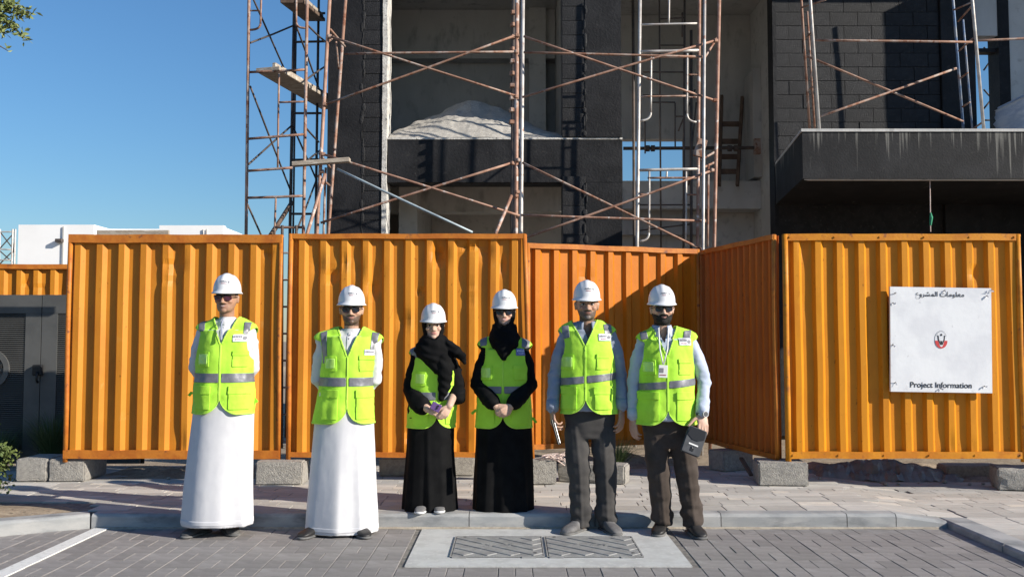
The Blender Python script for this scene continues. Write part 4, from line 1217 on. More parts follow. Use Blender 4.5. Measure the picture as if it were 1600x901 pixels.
def normals(V, Fs):
    Q = np.array([f if len(f) == 4 else (*f, f[-1]) for f in Fs])
    n = np.cross(V[Q[:, 2]] - V[Q[:, 0]], V[Q[:, 3]] - V[Q[:, 1]])
    tri = Q[:, 3] == Q[:, 2]
    if tri.any(): n[tri] = np.cross(V[Q[tri, 1]] - V[Q[tri, 0]], V[Q[tri, 2]] - V[Q[tri, 0]])
    N = np.zeros_like(V)
    for k in range(4): np.add.at(N, Q[:, k], n)
    return N / np.maximum(np.linalg.norm(N, axis=1, keepdims=True), 1e-12)

def clip(A, Fs, val):
    """keep the part of a mesh where val > 0; A holds per-vertex rows that are interpolated"""
    A = list(map(tuple, A)); out = []; new = {}
    used = {}
    rows = []
    def keep(i):
        if i not in used: used[i] = len(rows); rows.append(A[i])
        return used[i]
    def cut(i, j):
        k = (min(i, j), max(i, j))
        if k not in new:
            a, b = val[k[0]], val[k[1]]; t = a / (a - b)
            new[k] = len(rows); rows.append(tuple(p + (q - p) * t for p, q in zip(A[k[0]], A[k[1]])))
        return new[k]
    pos = val > 0
    for f in Fs:
        s = [pos[i] for i in f]
        if all(s): out.append(tuple(keep(i) for i in f)); continue
        if not any(s): continue
        g = []
        for a, b in zip(f, f[1:] + f[:1]):
            if pos[a]: g.append(keep(a))
            if pos[a] != pos[b]: g.append(cut(a, b))
        if len(g) > 2: out.append(tuple(g))
    return np.array(rows) if rows else np.zeros((0, len(A[0]))), out

def patch(name, V, Fs, N, val, off, m, par, thick=.002, smooth=True):
    sel = val > -1e9
    rows, fs = clip(np.hstack([V, N]), Fs, val)
    if not len(fs): return None
    P = rows[:, :3] + rows[:, 3:] * off
    lab = list(range(len(P)))                 # one object for each separate island
    def root(i):
        while lab[i] != i: lab[i] = lab[lab[i]]; i = lab[i]
        return i
    for f in fs:
        r0 = root(f[0])
        for i in f[1:]: lab[root(i)] = r0
    isl = {}
    for f in fs: isl.setdefault(root(f[0]), []).append(f)
    big = None
    for g in sorted(isl.values(), key=lambda g: -len(g)):
        if big is not None and len(g) < 6: continue
        ids = sorted({i for f in g for i in f}); mp = {i: k for k, i in enumerate(ids)}
        o = link(name, mesh(name, P[ids], [tuple(mp[i] for i in f) for f in g], m, smooth), par)
        if thick:
            md = o.modifiers.new('thick', 'SOLIDIFY'); md.thickness = thick; md.offset = -1
        big = big or o
    return big

def front_faces(V, N, Fs):
    return [f for f in Fs if N[f[0]][1] < -.05]

def rect(V, x0, x1, z0, z1, r=0.0):
    return np.minimum(np.minimum(V[:, 0] - x0, x1 - V[:, 0]), np.minimum(V[:, 2] - z0, z1 - V[:, 2]))

def hand(S, w, d, n, side, curl=(12, 22, 18), sc=1.0, thumb=(.75, .55, .25), spread=.0):
    """five fingers; d points along the fingers, n is the way the palm faces, side is the thumb's side (+1 or -1)"""
    w, d, n = Vector(w), Vector(d).normalized(), Vector(n)
    n = (n - d * n.dot(d)).normalized(); t = d.cross(n).normalized() * side
    M = Matrix((t, d, n)).transposed()
    S.ell(w + d * .048 * sc, (.040 * sc, .054 * sc, .015 * sc), M)
    lens = ((.042, .025, .021), (.046, .029, .022), (.043, .027, .021), (.034, .020, .018))
    for i, off in enumerate((.031, .0105, -.0105, -.030)):
        k = w + d * (.090, .094, .089, .079)[i] * sc + t * off * sc
        S.capsule([w + t * off * .55 * sc + d * .012 * sc, k], [.014 * sc, .0105 * sc], 8)
        a = 0; P = [k]; dd = (d + t * off * spread * 12).normalized()
        for L, c in zip(lens[i], curl):
            a += R(c * (1 + .10 * i)); P.append(P[-1] + (dd * math.cos(a) + n * math.sin(a)) * L * sc)
        S.capsule(P, [.0098 * sc, .0092 * sc, .0086 * sc, .0074 * sc], 8)
    b = w + d * .022 * sc + t * .024 * sc
    e = (d * thumb[0] + t * thumb[1] + n * thumb[2]).normalized()
    e2 = (e + d * .5 + n * .15).normalized()
    S.capsule([b, b + e * .040 * sc, b + e * .040 * sc + e2 * .030 * sc, b + e * .040 * sc + e2 * .056 * sc], [.0145 * sc, .0115 * sc, .0105 * sc, .0085 * sc], 8)

HEADS = [(.000, .028, .062, .010), (.010, .047, .083, .0), (.028, .0575, .088, -.035), (.05, .0635, .0885, -.065), (.075, .0685, .087, -.084),
         (.10, .072, .084, -.093), (.125, .0735, .088, -.098), (.15, .0755, .087, -.099), (.18, .070, .073, -.088), (.205, .053, .05, -.066), (.222, .022, .02, -.03)]

class Person:
    def __init__(s, label, cx, Y, z0, chin, hx, hs=1.0, skin=(.42, .25, .17), rot=0.0, hy=0.0):
        s.cx, s.Y, s.z0 = cx, Y, z0
        s.X0 = xat(cx, 700, Y)
        s.root = thing('person', label, 'person', (s.X0, Y, z0))
        s.S = MB()
        s.chin = s.L(hx, chin)[2]; s.hx = s.L(hx, chin)[0]; s.hs = hs; s.hy = hy; s.skin = skin; s.rot = rot
        s.tint = []
    def L(s, px, py, dy=0.0):
        p = at(px, py, s.Y + dy)
        return Vector((p.x - s.X0, dy, p.z - s.z0))
    def hp(s, x, f, z):
        """a point on the head: x to the image right, f forwards, z up from the chin"""
        c, q = math.cos(s.rot), math.sin(s.rot)
        x, f, z = x * s.hs, f * s.hs, z * s.hs
        return Vector((s.hx + x * c + f * q, s.hy - f * c + x * q, s.chin + z))
    def head(s):
        S = s.S; n = 28; V = []; Fs = []
        for (z, wd, f, b) in HEADS:
            c0 = (f + b) / 2; h = (f - b) / 2
            for k in range(n):
                th = 2 * math.pi * k / n
                c, q = math.cos(th), math.sin(th); e = 2.25
                V.append(s.hp(math.copysign(abs(c) ** (2 / e), c) * wd, c0 + math.copysign(abs(q) ** (2 / e), q) * h, z))
        for i in range(len(HEADS) - 1):
            for k in range(n):
                a = i * n + k; b = i * n + (k + 1) % n; Fs.append((a, b, b + n, a + n))
        Fs.append(tuple(range(n - 1, -1, -1))); m = (len(HEADS) - 1) * n; Fs.append(tuple(range(m, m + n)))
        S.add(V, Fs)
        k = s.hs
        S.capsule([s.hp(0, .084, .112), s.hp(0, .098, .086), s.hp(0, .108, .071)], [.009 * k, .011 * k, .013 * k], 10)
        for sg_ in (-1, 1):
            S.ell(s.hp(sg_ * .014, .092, .067), (.011 * k, .012 * k, .009 * k))
            S.capsule([s.hp(sg_ * .050, .070, .122), s.hp(sg_ * .03, .084, .127), s.hp(sg_ * .012, .090, .122)], [.008 * k, .0095 * k, .009 * k], 8)
            S.ell(s.hp(sg_ * .040, .064, .078), (.022 * k, .022 * k, .019 * k))
            S.ell(s.hp(sg_ * .078, -.006, .096), (.009 * k, .019 * k, .032 * k))
            S.ell(s.hp(sg_ * .083, -.002, .108), (.008 * k, .012 * k, .016 * k))
        S.ell(s.hp(0, .088, .0485), (.024 * k, .009 * k, .007 * k))
        S.ell(s.hp(0, .087, .0385), (.020 * k, .009 * k, .007 * k))
        S.ell(s.hp(0, .080, .012), (.022 * k, .014 * k, .016 * k))
    def limbs(s, shoulder_z, arms, legs, hips_z):
        """hidden torso, neck, arms to the wrists and legs to the shoes"""
        S = s.S
        nb = s.L(s.cx, 500)[2]
        S.capsule([s.hp(0, .0, .05), s.hp(0, -.012, -.03), (s.hx, s.hy + .02, shoulder_z + .01), (s.hx * .7, .03, shoulder_z - .06)], [.054 * s.hs, .052 * s.hs, .056, .06], 18)
        S.loft([(hips_z - .08, 0, 0, .12, .08, .09), (hips_z, 0, 0, .15, .10, .11), (hips_z + .18, 0, 0, .135, .095, .10), (shoulder_z - .20, 0, .01, .14, .085, .09), (shoulder_z - .10, 0, .02, .12, .06, .07), (shoulder_z - .05, 0, .02, .06, .045, .05)])
        for a in arms:
            S.capsule([(a[0].x * .55, .02, a[0].z - .05)] + [a[0] + Vector((-.02 * math.copysign(1, a[0].x), 0, -.045))] + [p for p in a[1:]], [.034, .034, .035, .028][:len(a) + 1] if len(a) == 3 else .04, 12)
        for a in legs:
            S.capsule(a, [.075, .055, .042], 12)
    def body(s, tints=(), voxel=.0055):
        V, Fs = remesh(s.S, voxel, 2, .4)
        N = normals(V, Fs)
        # head coordinates of every vertex, for the colouring of lips, brows and beard
        c, q = math.cos(s.rot), math.sin(s.rot)
        dx, dy = V[:, 0] - s.hx, V[:, 1] - s.hy
        hxx = (dx * c + dy * q) / s.hs; hf = (dx * q - dy * c) / s.hs; hz = (V[:, 2] - s.chin) / s.hs
        s.HC = (hxx, hf, hz)
        colr = np.tile(np.array(s.skin), (len(V), 1))
        def put(mask, cc, k=1.0):
            mask = np.clip(mask, 0, 1)[:, None] * k
            colr[:] = colr * (1 - mask) + np.array(cc) * mask
        face = hf > .02
        cheek = np.exp(-((np.abs(hxx) - .042) / .02) ** 2 - ((hz - .07) / .02) ** 2) * face
        put(cheek, (s.skin[0] * 1.12, s.skin[1] * .92, s.skin[2] * .88), .5)
        for (fn, cc, k) in tints: put(fn(hxx, hf, hz), cc, k)
        me = mesh('body', V, Fs, M_SKIN, True)
        at_ = me.color_attributes.new('skin', 'FLOAT_COLOR', 'POINT')
        at_.data.foreach_set('color', np.hstack([colr, np.ones((len(V), 1))]).ravel())
        s.V, s.F, s.N = V, Fs, N
        return link('body', me, s.root)
    def face_bits(s, eyes=False, brow=(.02, .013, .01)):
        if eyes:
            for sg_ in (-1, 1):
                e = MB().ell(s.hp(sg_ * .031, .077, .1035), (.0135 * s.hs, .008 * s.hs, .0062 * s.hs)).build('eye', M_EYEW, s.root, False, True)
                MB().ell(s.hp(sg_ * .031, .0835, .1035), (.0062 * s.hs, .003 * s.hs, .0058 * s.hs)).build('iris', M_EYED, e, False, True)
                MB().capsule([s.hp(sg_ * .045, .079, .107), s.hp(sg_ * .031, .0855, .1115), s.hp(sg_ * .017, .084, .1065)], .0022 * s.hs, 6).build('eyelid', M_HAIR, e, False, True)
        for sg_ in (-1, 1):
            MB().capsule([s.hp(sg_ * .052, .076, .120), s.hp(sg_ * .034, .0925, .1285), s.hp(sg_ * .014, .098, .123)], [.0028 * s.hs, .0042 * s.hs, .0042 * s.hs], 6).build('eyebrow', M_HAIR, s.root, False, True)
    def glasses(s, lensm=M_LENS, big=1.0):
        g = MB()
        for sg_ in (-1, 1):
            g.capsule([s.hp(sg_ * .066, .085, .112), s.hp(sg_ * .078, .05, .111), s.hp(sg_ * .083, -.01, .108)], .0030 * s.hs, 6)
        g.capsule([s.hp(-.062, .094, .118), s.hp(0, .104, .117), s.hp(.062, .094, .118)], .0042 * s.hs, 6)
        g.capsule([s.hp(-.010, .107, .108), s.hp(0, .111, .110), s.hp(.010, .107, .108)], .003 * s.hs, 6)
        o = g.build('sunglasses', M_FRAME, s.root, False, True)
        for sg_ in (-1, 1):
            V = []; n = 20
            for y in (.0, -.006):
                for k in range(n):
                    a = 2 * math.pi * k / n
                    x = math.copysign(abs(math.cos(a)) ** .7, math.cos(a)) * .0275 * big; z = math.copysign(abs(math.sin(a)) ** .7, math.sin(a)) * .0195 * big
                    V.append(s.hp(sg_ * (.0345 + x * 1), .102 + y - .010 * (abs(.0345 + x) / .06) ** 2, .1015 + z - .006 * (x / .03) * 0))
            Fs = [tuple(range(n)), tuple(range(2 * n - 1, n - 1, -1))] + [(i, (i + 1) % n, (i + 1) % n + n, i + n) for i in range(n)]
            MB().add(V, Fs).build('lens', lensm, o, False)
    def hat(s, mark=True, tilt=0.0):
        """hard hat: ribbed dome, flared rim and peak, head band, printed lines and emblem"""
        nu, V, Fs = 56, [], []
        k = s.hs ** .5
        zb = .151
        def dome(th, ph, lift=0.0):
            c, q = math.cos(th), math.sin(th)
            rx, rf = .0965, (.118 if q > 0 else .124)
            cp_ = math.cos(ph) ** .86; sp_ = math.sin(ph) ** .92
            x, f, z = rx * cp_ * c, rf * cp_ * q - .008, .126 * sp_
            ridge = .0055 * math.exp(-(x / .020) ** 4) * min(1, max(0, (z - .03) / .05))
            ridge += .0022 * (math.exp(-((abs(x) - .052) / .007) ** 2)) * min(1, max(0, (z - .05) / .03))
            g = 1 + (ridge + lift) / .12
            return x * g, f * g, z * g
        def to(x, f, z):
            z2 = z + f * tilt
            return s.hp(x * k / s.hs, f * k / s.hs, zb + z2 * k / s.hs)
        rows = []
        for j in range(15):
            ph = math.pi / 2 * (1 - j / 14) * .985
            rows.append([to(*dome(2 * math.pi * i / nu, ph)) for i in range(nu)])
        for (o, dz) in ((.004, -.005), (.008, -.009), (.0105, -.012), (.010, -.0165), (.003, -.014), (-.004, -.004)):
            rw = []
            for i in range(nu):
                th = 2 * math.pi * i / nu
                c, q = math.cos(th), math.sin(th)
                pk = max(0, q) ** 2.2 * .026 * (max(o, 0) / .0105)
                x, f, z = dome(th, 0.0)
                r = math.hypot(x, f)
                rw.append(to(x * (1 + o / r), f * (1 + (o + pk) / r), dz - .25 * pk))
            rows.append(rw)
        V = [p for r in rows for p in r]
        for j in range(len(rows) - 1):
            for i in range(nu):
                a = j * nu + i; b = j * nu + (i + 1) % nu
                Fs.append((a, b, b + nu, a + nu))
        top = len(V); V.append(to(0, -.008, .1315))
        for i in range(nu): Fs.append((top, (i + 1) % nu, i))
        me = mesh('hard_hat', V, Fs, M_HAT, True)
        bm = bmesh.new(); bm.from_mesh(me); bmesh.ops.recalc_face_normals(bm, faces=bm.faces); bm.to_mesh(me); bm.free(); me.shade_smooth()
        h = link('hard_hat', me, s.root)
        md = h.modifiers.new('thick', 'SOLIDIFY'); md.thickness = .003; md.offset = -1
        mb = MB()
        ring = [to(.087 * math.cos(a), .108 * math.sin(a) - .006, -.006) for a in [2 * math.pi * i / 30 for i in range(31)]]
        mb.tube(ring, .008, 6).build('head_band', M_BLACK, h, False, True)
        # printed lines: rows of small marks laid on the dome
        if mark:
            def quad(mb, a0, a1, p0, p1):
                mb.add([to(*dome(a, p, .0012)) for a, p in ((a0, p0), (a1, p0), (a1, p1), (a0, p1))], [(0, 1, 2, 3)])
            q = random.Random(1); c0 = math.pi / 2 - .10
            l1, l2 = MB(), MB()
            a = c0 + .30
            while a > c0 - .24:
                wdt = q.uniform(.04, .075); quad(l1, a, a - wdt, .46, .46 + q.uniform(.07, .11)); a -= wdt + .020
            a = c0 + .24
            while a > c0 - .24:
                wdt = q.uniform(.03, .05); quad(l2, a, a - wdt, .36, .36 + q.uniform(.04, .05)); a -= wdt + .016
            l1.build('lettering', M_PRINT, h, False, recalc=False); l2.build('lettering', M_PRINTR, h, False, recalc=False)
            e = MB(); ac, pc = c0 - .36, .485
            e.add([to(*dome(ac + .075 * math.cos(t), pc + .085 * math.sin(t), .0012)) for t in [k * math.pi / 6 for k in range(12)]], [tuple(range(12))])
            e.build('emblem', M_PRINT, h, False, recalc=False)
    def secs(s, rows, inset=0.0, dep=.14, depb=None, cy=0.0):
        out = []
        for r in rows:
            py, xl, xr = r[:3]; dp = r[3] if len(r) > 3 else dep
            a, b = s.L(xl, py), s.L(xr, py)
            out.append((a.z, (a.x + b.x) / 2, cy, (b.x - a.x) / 2 - inset, dp - inset, (depb or dp * .92) - inset))
        return sorted(out)
    def shoulders(s, mb, nk, tips, r0, r1, inset=0.0):
        for tp in tips:
            mb.capsule([(nk.x, .02, nk.z - .05), (nk.x + (tp.x - nk.x) * .5, .015, (nk.z + tp.z) / 2 - .045), (tp.x, .01, tp.z - r1)], [r0 - inset, (r0 + r1) / 2 - inset, r1 - inset], 16)
    def garment(s, name, mb, m, voxel=.009, it=5, disp=None, par=None, cutf=None):
        V, Fs = remesh(mb, voxel, it)
        N = normals(V, Fs)
        if disp is not None:
            V = V + N * disp(V, N)[:, None]; N = normals(V, Fs)
        if cutf is not None:
            rows, Fs = clip(np.hstack([V, N]), Fs, cutf(V, N)); V, N = rows[:, :3], rows[:, 3:]
        o = link(name, mesh(name, V, Fs, m, True), par or s.root)
        return o, V, Fs, N
    def vest(s, rows, tips, hem, vpt, neck_py, strip, badge, sstrips, seed, dep=.15, blue=False, R0=.13, pockets=True, gap=.0, nw=.078, cdep=None):
        mb = MB().loft(s.secs(rows, 0, dep), 48, 2.05)
        nk = s.L(vpt[0], neck_py)
        T = [s.L(*t) for t in tips]
        s.shoulders(mb, nk, T, .085, .062)
        vx, vz = s.L(*vpt)[0], s.L(*vpt)[2]
        zh = s.L(s.cx, hem)[2]; zt = nk.z
        def disp(V, N):
            low = np.clip((1.0 - (V[:, 2] - zh) / .5), 0, 1)
            d_ = .0085 * vn(V * [1.0, 1.0, .5], 13, seed) + .004 * vn(V * [1, 1, .6], 22, seed + 1) + .001 * vn(V, 55, seed + 7)
            d_ += .009 * vn(V * [.7, .7, 1.6], 10, seed + 2) * low
            d_ += .010 * low * np.clip(N[:, 1] * -1, 0, 1) ** 2 * np.exp(-((np.abs(V[:, 0] - vx) - .10) / .06) ** 2)
            return d_ * (.5 if s.z0 else 1.0)
        sh = [(t.x, t.z - .155) for t in T]
        def cutf(V, N):
            x = np.abs(V[:, 0] - vx)
            front = V[:, 1] < .03
            v1 = np.where(front & (V[:, 2] > vz), x - (gap + (nw - gap) * ((V[:, 2] - vz) / (zt - vz)) ** 1.05), .2)
            v2 = np.where(V[:, 2] > zt - .12, np.hypot(V[:, 0] - nk.x, V[:, 1] - .03) - nw * .97, .2)
            rr = np.clip((R0 - x) / R0, 0, 1)
            hemz = zh + np.where(V[:, 1] < 0, R0 * (1 - np.sqrt(1 - rr ** 2)) * .95, 0)
            v3 = V[:, 2] - hemz
            v4 = np.full(len(V), .2)
            for (tx, tz) in sh:
                side = (V[:, 0] - vx) * (tx - vx) > 0
                e = (np.sqrt((V[:, 1] / .075) ** 2 + ((V[:, 2] - tz) / .115) ** 2) - 1) * .1
                v4 = np.where(side & (np.abs(V[:, 0] - vx) > abs(tx - vx) - .01), e, v4)
            s._f = np.minimum(np.minimum(v1, v2), v3)
            return np.minimum(s._f, v4)
        o, V, Fs, N = s.garment('safety_vest', mb, M_VEST, .0075, 6, disp, None, cutf)
        md = o.modifiers.new('thick', 'SOLIDIFY'); md.thickness = .004; md.offset = -1
        s.vV, s.vF, s.vN = V, Fs, N
        cutf(V, N)
        edge = s._f.copy()
        patch('trim', V, Fs, N, np.minimum(.011 - edge, .02), .0022, M_TRIM, o, .003)
        a, b = s.L(*strip[0]), s.L(*strip[1]); z1, z0 = a[2], b[2]
        # the waist tape, split at the zip
        sl = (s.L(*strip[2])[2] - z1) / max(.05, s.L(*strip[2])[0] - a[0]) if len(strip) > 2 else 0
        zz = V[:, 2] - sl * (V[:, 0] - vx)
        band = np.minimum(z1 - zz, zz - z0)
        for sgn in (-1, 1):
            patch('waist_tape', V, Fs, N, np.minimum(band, sgn * (V[:, 0] - vx) - .010), .0032, M_STRIPE, o, .003)
        FF = front_faces(V, N, Fs)
        for poly in sstrips:
            P = [s.L(*p) for p in poly]
            val = np.full(len(V), 1.0)
            for i in range(4):
                p, q2 = P[i], P[(i + 1) % 4]
                nx, nz = (q2.z - p.z), -(q2.x - p.x); L = math.hypot(nx, nz)
                val = np.minimum(val, ((V[:, 0] - p.x) * nx + (V[:, 2] - p.z) * nz) / L)
            fs = [f for f in Fs if N[f[0]][1] < .35]
            patch('shoulder_tape', V, fs, N, val, .0032, M_STRIPE, o, .003)
        patch('zip', V, FF, N, np.minimum(np.minimum(.006 - np.abs(V[:, 0] - vx), vz - V[:, 2]), V[:, 2] - zh - R0 * .75), .003, M_TRIM, o, .004)
        if pockets:
            w_ = (rows[-1][2] - rows[-1][1]) / F * s.Y
            for sgn in (-1, 1):
                c = vx + sgn * .125
                zp = z0 - .035
                patch('pocket', V, FF, N, rect(V, c - .062, c + .062, zh + .035, zp), .0055, M_VEST, o, .006)
                patch('pocket_flap', V, FF, N, rect(V, c - .066, c + .066, zp - .045, zp + .012), .010, M_VEST, o, .005)
                patch('chest_pocket', V, FF, N, rect(V, c - .045, c + .045, z1 + .045, z1 + .15), .005, M_VEST, o, .005)
                if sgn > 0: patch('chest_flap', V, FF, N, rect(V, c - .048, c + .048, z1 + .125, z1 + .158), .009, M_VEST, o, .005)
                else: patch('card_window', V, FF, N, rect(V, c - .034, c + .034, z1 + .065, z1 + .135), .0075, mat('clear card window', (.50, .80, .16), rough=.15, spec=.6), o, .003)
        if badge:
            B = s.L(*badge)
            val = rect(V, B.x - .044, B.x + .044, B.z - .025, B.z + .025)
            bo = patch('badge', V, FF, N, val, .006, M_PATCHB if blue else M_PATCH, o, .003)
            if bo:
                ink = M_PATCH if blue else M_PRINT
                lt = np.minimum(np.minimum(V[:, 0] - (B.x - .038), B.x + .016 - V[:, 0]), .008 - np.abs(V[:, 2] - B.z - .008))
                bm_ = [f for f in FF if min(val[list(f)]) > -.02]
                for j in range(5):
                    xa = B.x - .038 + j * .0108
                    patch('badge_letter', V, bm_, N, rect(V, xa, xa + .0085, B.z + .001, B.z + .0155), .0078, ink, bo, 0)
                patch('badge_line', V, bm_, N, rect(V, B.x - .030, B.x + .012, B.z - .014, B.z - .008), .0078, M_PRINTR if not blue else M_PATCH, bo, 0)
                patch('badge_emblem', V, bm_, N, .0125 - np.hypot(V[:, 0] - (B.x + .029), V[:, 2] - B.z), .0078, M_PRINT if not blue else M_INK, bo, 0)
        return o
    def shoe(s, px, py, Y, yaw, m, sole, L=.28, W=.10, H=.085, z=None):
        """a shoe pointing towards the camera, turned by yaw"""
        p = at(px, py, Y); base = Vector((p.x - s.X0, p.y - s.Y, (z if z is not None else 0.0)))
        Mx = Matrix.Rotation(yaw, 3, 'Z')
        def ringset(prof, n=22):
            V = []; Fs = []
            for (f, hw_, h0, h1, cx_) in prof:
                for k in range(n):
                    a = 2 * math.pi * k / n; c, q = math.cos(a), math.sin(a)
                    x = math.copysign(abs(c) ** .75, c) * hw_ + cx_
                    zz = (h0 + h1) / 2 + math.copysign(abs(q) ** (.8), q) * (h1 - h0) / 2
                    V.append(base + Mx @ Vector((x, -f, zz)))
            for i in range(len(prof) - 1):
                for k in range(n):
                    a = i * n + k; b = i * n + (k + 1) % n; Fs.append((a, b, b + n, a + n))
            Fs.append(tuple(range(n - 1, -1, -1))); mm = (len(prof) - 1) * n; Fs.append(tuple(range(mm, mm + n)))
            return MB().add(V, Fs)
        w2 = W / 2
        up = [(-.080, w2 * .45, .012, .060, 0), (-.070, w2 * .74, .012, H, 0), (-.03, w2 * .80, .012, H * 1.08, 0), (.02, w2 * .80, .012, H * 1.0, 0), (.06, w2 * .85, .012, H * .82, 0),
              (.10, w2 * .94, .012, H * .70, 0), (.135, w2 * .95, .012, H * .62, 0), (.165, w2 * .82, .012, H * .53, 0), (.185, w2 * .55, .014, H * .42, 0), (.194, w2 * .2, .016, H * .3, 0)]
        k = L / .28
        o = ringset([(f * k, a, b, c, e) for f, a, b, c, e in up]).build('shoe', m, s.root, False, True)
        so = [(-.088, w2 * .5, 0, .022, 0), (-.075, w2 * .84, 0, .024, 0), (0, w2 * .86, 0, .022, 0), (.06, w2 * .92, 0, .021, 0), (.12, w2 * 1.03, 0, .021, 0), (.165, w2 * .92, .0, .022, 0), (.19, w2 * .6, .002, .022, 0), (.200, w2 * .22, .005, .02, 0)]
        ringset([(f * k, a, b, c, e) for f, a, b, c, e in so]).build('sole', sole, o, False, True)
        return o

def folds(V, zlo, zhi, n, amp, seed, cx=0., cy=0.):
    """vertical cloth folds that deepen towards the hem"""
    th = np.arctan2(V[:, 1] - cy, V[:, 0] - cx)
    t = np.clip((zhi - V[:, 2]) / (zhi - zlo), 0, 1)
    q = np.stack([np.cos(th), np.sin(th), V[:, 2] * .28 + .25 * V[:, 0]], 1)
    a = 1 - 2.2 * np.sqrt(vn(q, n * .34, seed) ** 2 + .01)          # soft ridges that wander
    b = vn(q * [1, 1, .8], n * .7, seed + 3)
    return amp * t ** .7 * (a * .75 + .30 * b - .2) + .0022 * vn(V * [1, 1, .3], 11, seed + 5) + .0005 * vn(V * [1, 1, .5], 40, seed + 6)

def sleeve_disp(seed, amp=.006):
    amp *= 1.0
    def f(V, N): return amp * (1 - 2 * np.abs(vn(V * [1, 1, 1.9], 10, seed))) * .75 + amp * .5 * vn(V * [1, 1, 1.6], 26, seed + 1)
    return f
def tint_lips(c): return (lambda x, f, z: np.exp(-(x / .024) ** 4 - ((z - .0435) / .010) ** 4) * (f > .06), c, .95)
def tint_teeth(): return (lambda x, f, z: np.exp(-(x / .015) ** 4 - ((z - .0435) / .0034) ** 4) * (f > .06), (.72, .68, .62), .8)
def tint_brow(c): return (lambda x, f, z: np.exp(-((np.abs(x) - .033) / .02) ** 4 - ((z - .126) / .006) ** 2) * (f > .06), c, .8)
def tint_socket(c): return (lambda x, f, z: np.exp(-((np.abs(x) - .031) / .019) ** 2 - ((z - .105) / .012) ** 2) * (f > .05), c, .45)
def tint_hair(c): return (lambda x, f, z: ((z > .085 + .035 * (f > -.02)) & (f < .034) & (z > .06)) * 1.0, c, 1.)
def beard_mask(x, f, z):
    jaw = np.clip((.054 + .48 * np.maximum(np.abs(x) - .030, 0) - z) / .008, 0, 1) * (f > -.005) * (z > -.012) * (np.abs(x) < .0715)
    stache = np.exp(-(x / .030) ** 6 - ((z - .0565) / .0065) ** 4) * (f > .06)
    lips = np.exp(-(x / .021) ** 4 - ((z - .0435) / .0085) ** 4)
    return np.clip(np.maximum(jaw, stache) - lips, 0, 1)
def stache_mask(x, f, z): return np.exp(-(x / .029) ** 6 - ((z - .0575) / .0068) ** 4) * (f > .06)

def robe_man(label, cx, Y, chin, hx, hs, skin, rows, tips, neck_py, hem, vpt, strip, badge, sst, arms, skirt, shoes, seed, tints, lens=M_LENS, shoe_m=M_SHOE, rot=0.0):
    p = Person(label, cx, Y, 0.0, chin, hx, hs, skin, rot)
    p.head()
    A = [[p.L(*q) for q in a] for a in arms]
    sz = p.L(*tips[0])[2]
    p.limbs(sz, A, [[p.L(cx - 15, 640), p.L(cx - 17, 730), p.L(cx - 20, 815)], [p.L(cx + 15, 640), p.L(cx + 17, 730), p.L(cx + 20, 815)]], p.L(cx, 640)[2])
    for a, sd in zip(A, (1, -1)):     # hands folded behind the back
        hand(p.S, a[2], Vector((sd * .8, .25, -.35)), Vector((0, 1, -.1)), sd, (20, 35, 30), .98)
    p.body(tints)
    p.face_bits(False); p.glasses(lens); p.hat()
    # robe: torso, skirt and sleeves in one cloth
    mb = MB().loft(p.secs(rows, .022, .15), 48, 2.05)
    mb.loft(p.secs(skirt, 0, .17), 64, 2.0)
    nk = p.L(vpt[0], neck_py)
    p.shoulders(mb, nk, [p.L(*t) for t in tips], .085, .060, .017)
    mb.capsule([p.hp(0, -.010, -.035), (p.hx, .02, nk.z - .06)], [.057 * hs, .085], 18)
    for a in A:
        mb.capsule([a[0] + Vector((-.012 * math.copysign(1, a[0].x), 0, -.035)), a[0].lerp(a[1], .5), a[1], a[1].lerp(a[2], .6), a[2]], [.052, .054, .052, .050, .046], 16)
    zl, zh = p.L(cx, skirt[-1][0])[2], p.L(cx, rows[1][0])[2] + .12
    def disp(V, N):
        d_ = folds(V, zl, zh, 4, .020, seed) * (V[:, 2] < zh)
        up = V[:, 2] >= zh - .05
        return np.where(up, sleeve_disp(seed, .0065)(V, N), d_) * (np.abs(N[:, 2]) < .8)
    def cutf(V, N): return np.minimum(np.where(V[:, 2] > p.chin - .03, -.1, .1), np.where(N[:, 2] > -.75, .1, np.where(V[:, 2] < zl + .03, .1, .1)))
    ro, V, Fs, N = p.garment('robe', mb, M_KAND, .0095, 5, disp, None, lambda V, N: p.hp(0, 0, -.033).z - V[:, 2] + .25 * np.maximum(-V[:, 1], 0) * 0)
    # hem band and placket
    patch('hem_band', V, Fs, N, np.minimum(np.minimum(zl + .05 - V[:, 2], V[:, 2] - zl - .02), .5 + N[:, 2]), .0018, M_KAND, ro, .002)
    FF = front_faces(V, N, Fs)
    patch('placket', V, FF, N, rect(V, p.hx - .014, p.hx + .014, p.L(*vpt)[2] - .1, p.hp(0, 0, -.06).z), .003, M_KAND, ro, .003)
    for k in range(2):
        z = p.hp(0, 0, -.085 - k * .022).z
        patch('button', V, FF, N, .006 - np.hypot(V[:, 0] - p.hx, V[:, 2] - z), .006, M_PRINT if seed != 1 else M_KAND, ro, .003)
    p.vest(rows, tips, hem, vpt, neck_py, strip, badge, sst, seed, dep=.155)
    for (px, YY, yaw) in shoes: p.shoe(px, 832, YY, yaw, shoe_m, M_SOLE)
    return p, ro

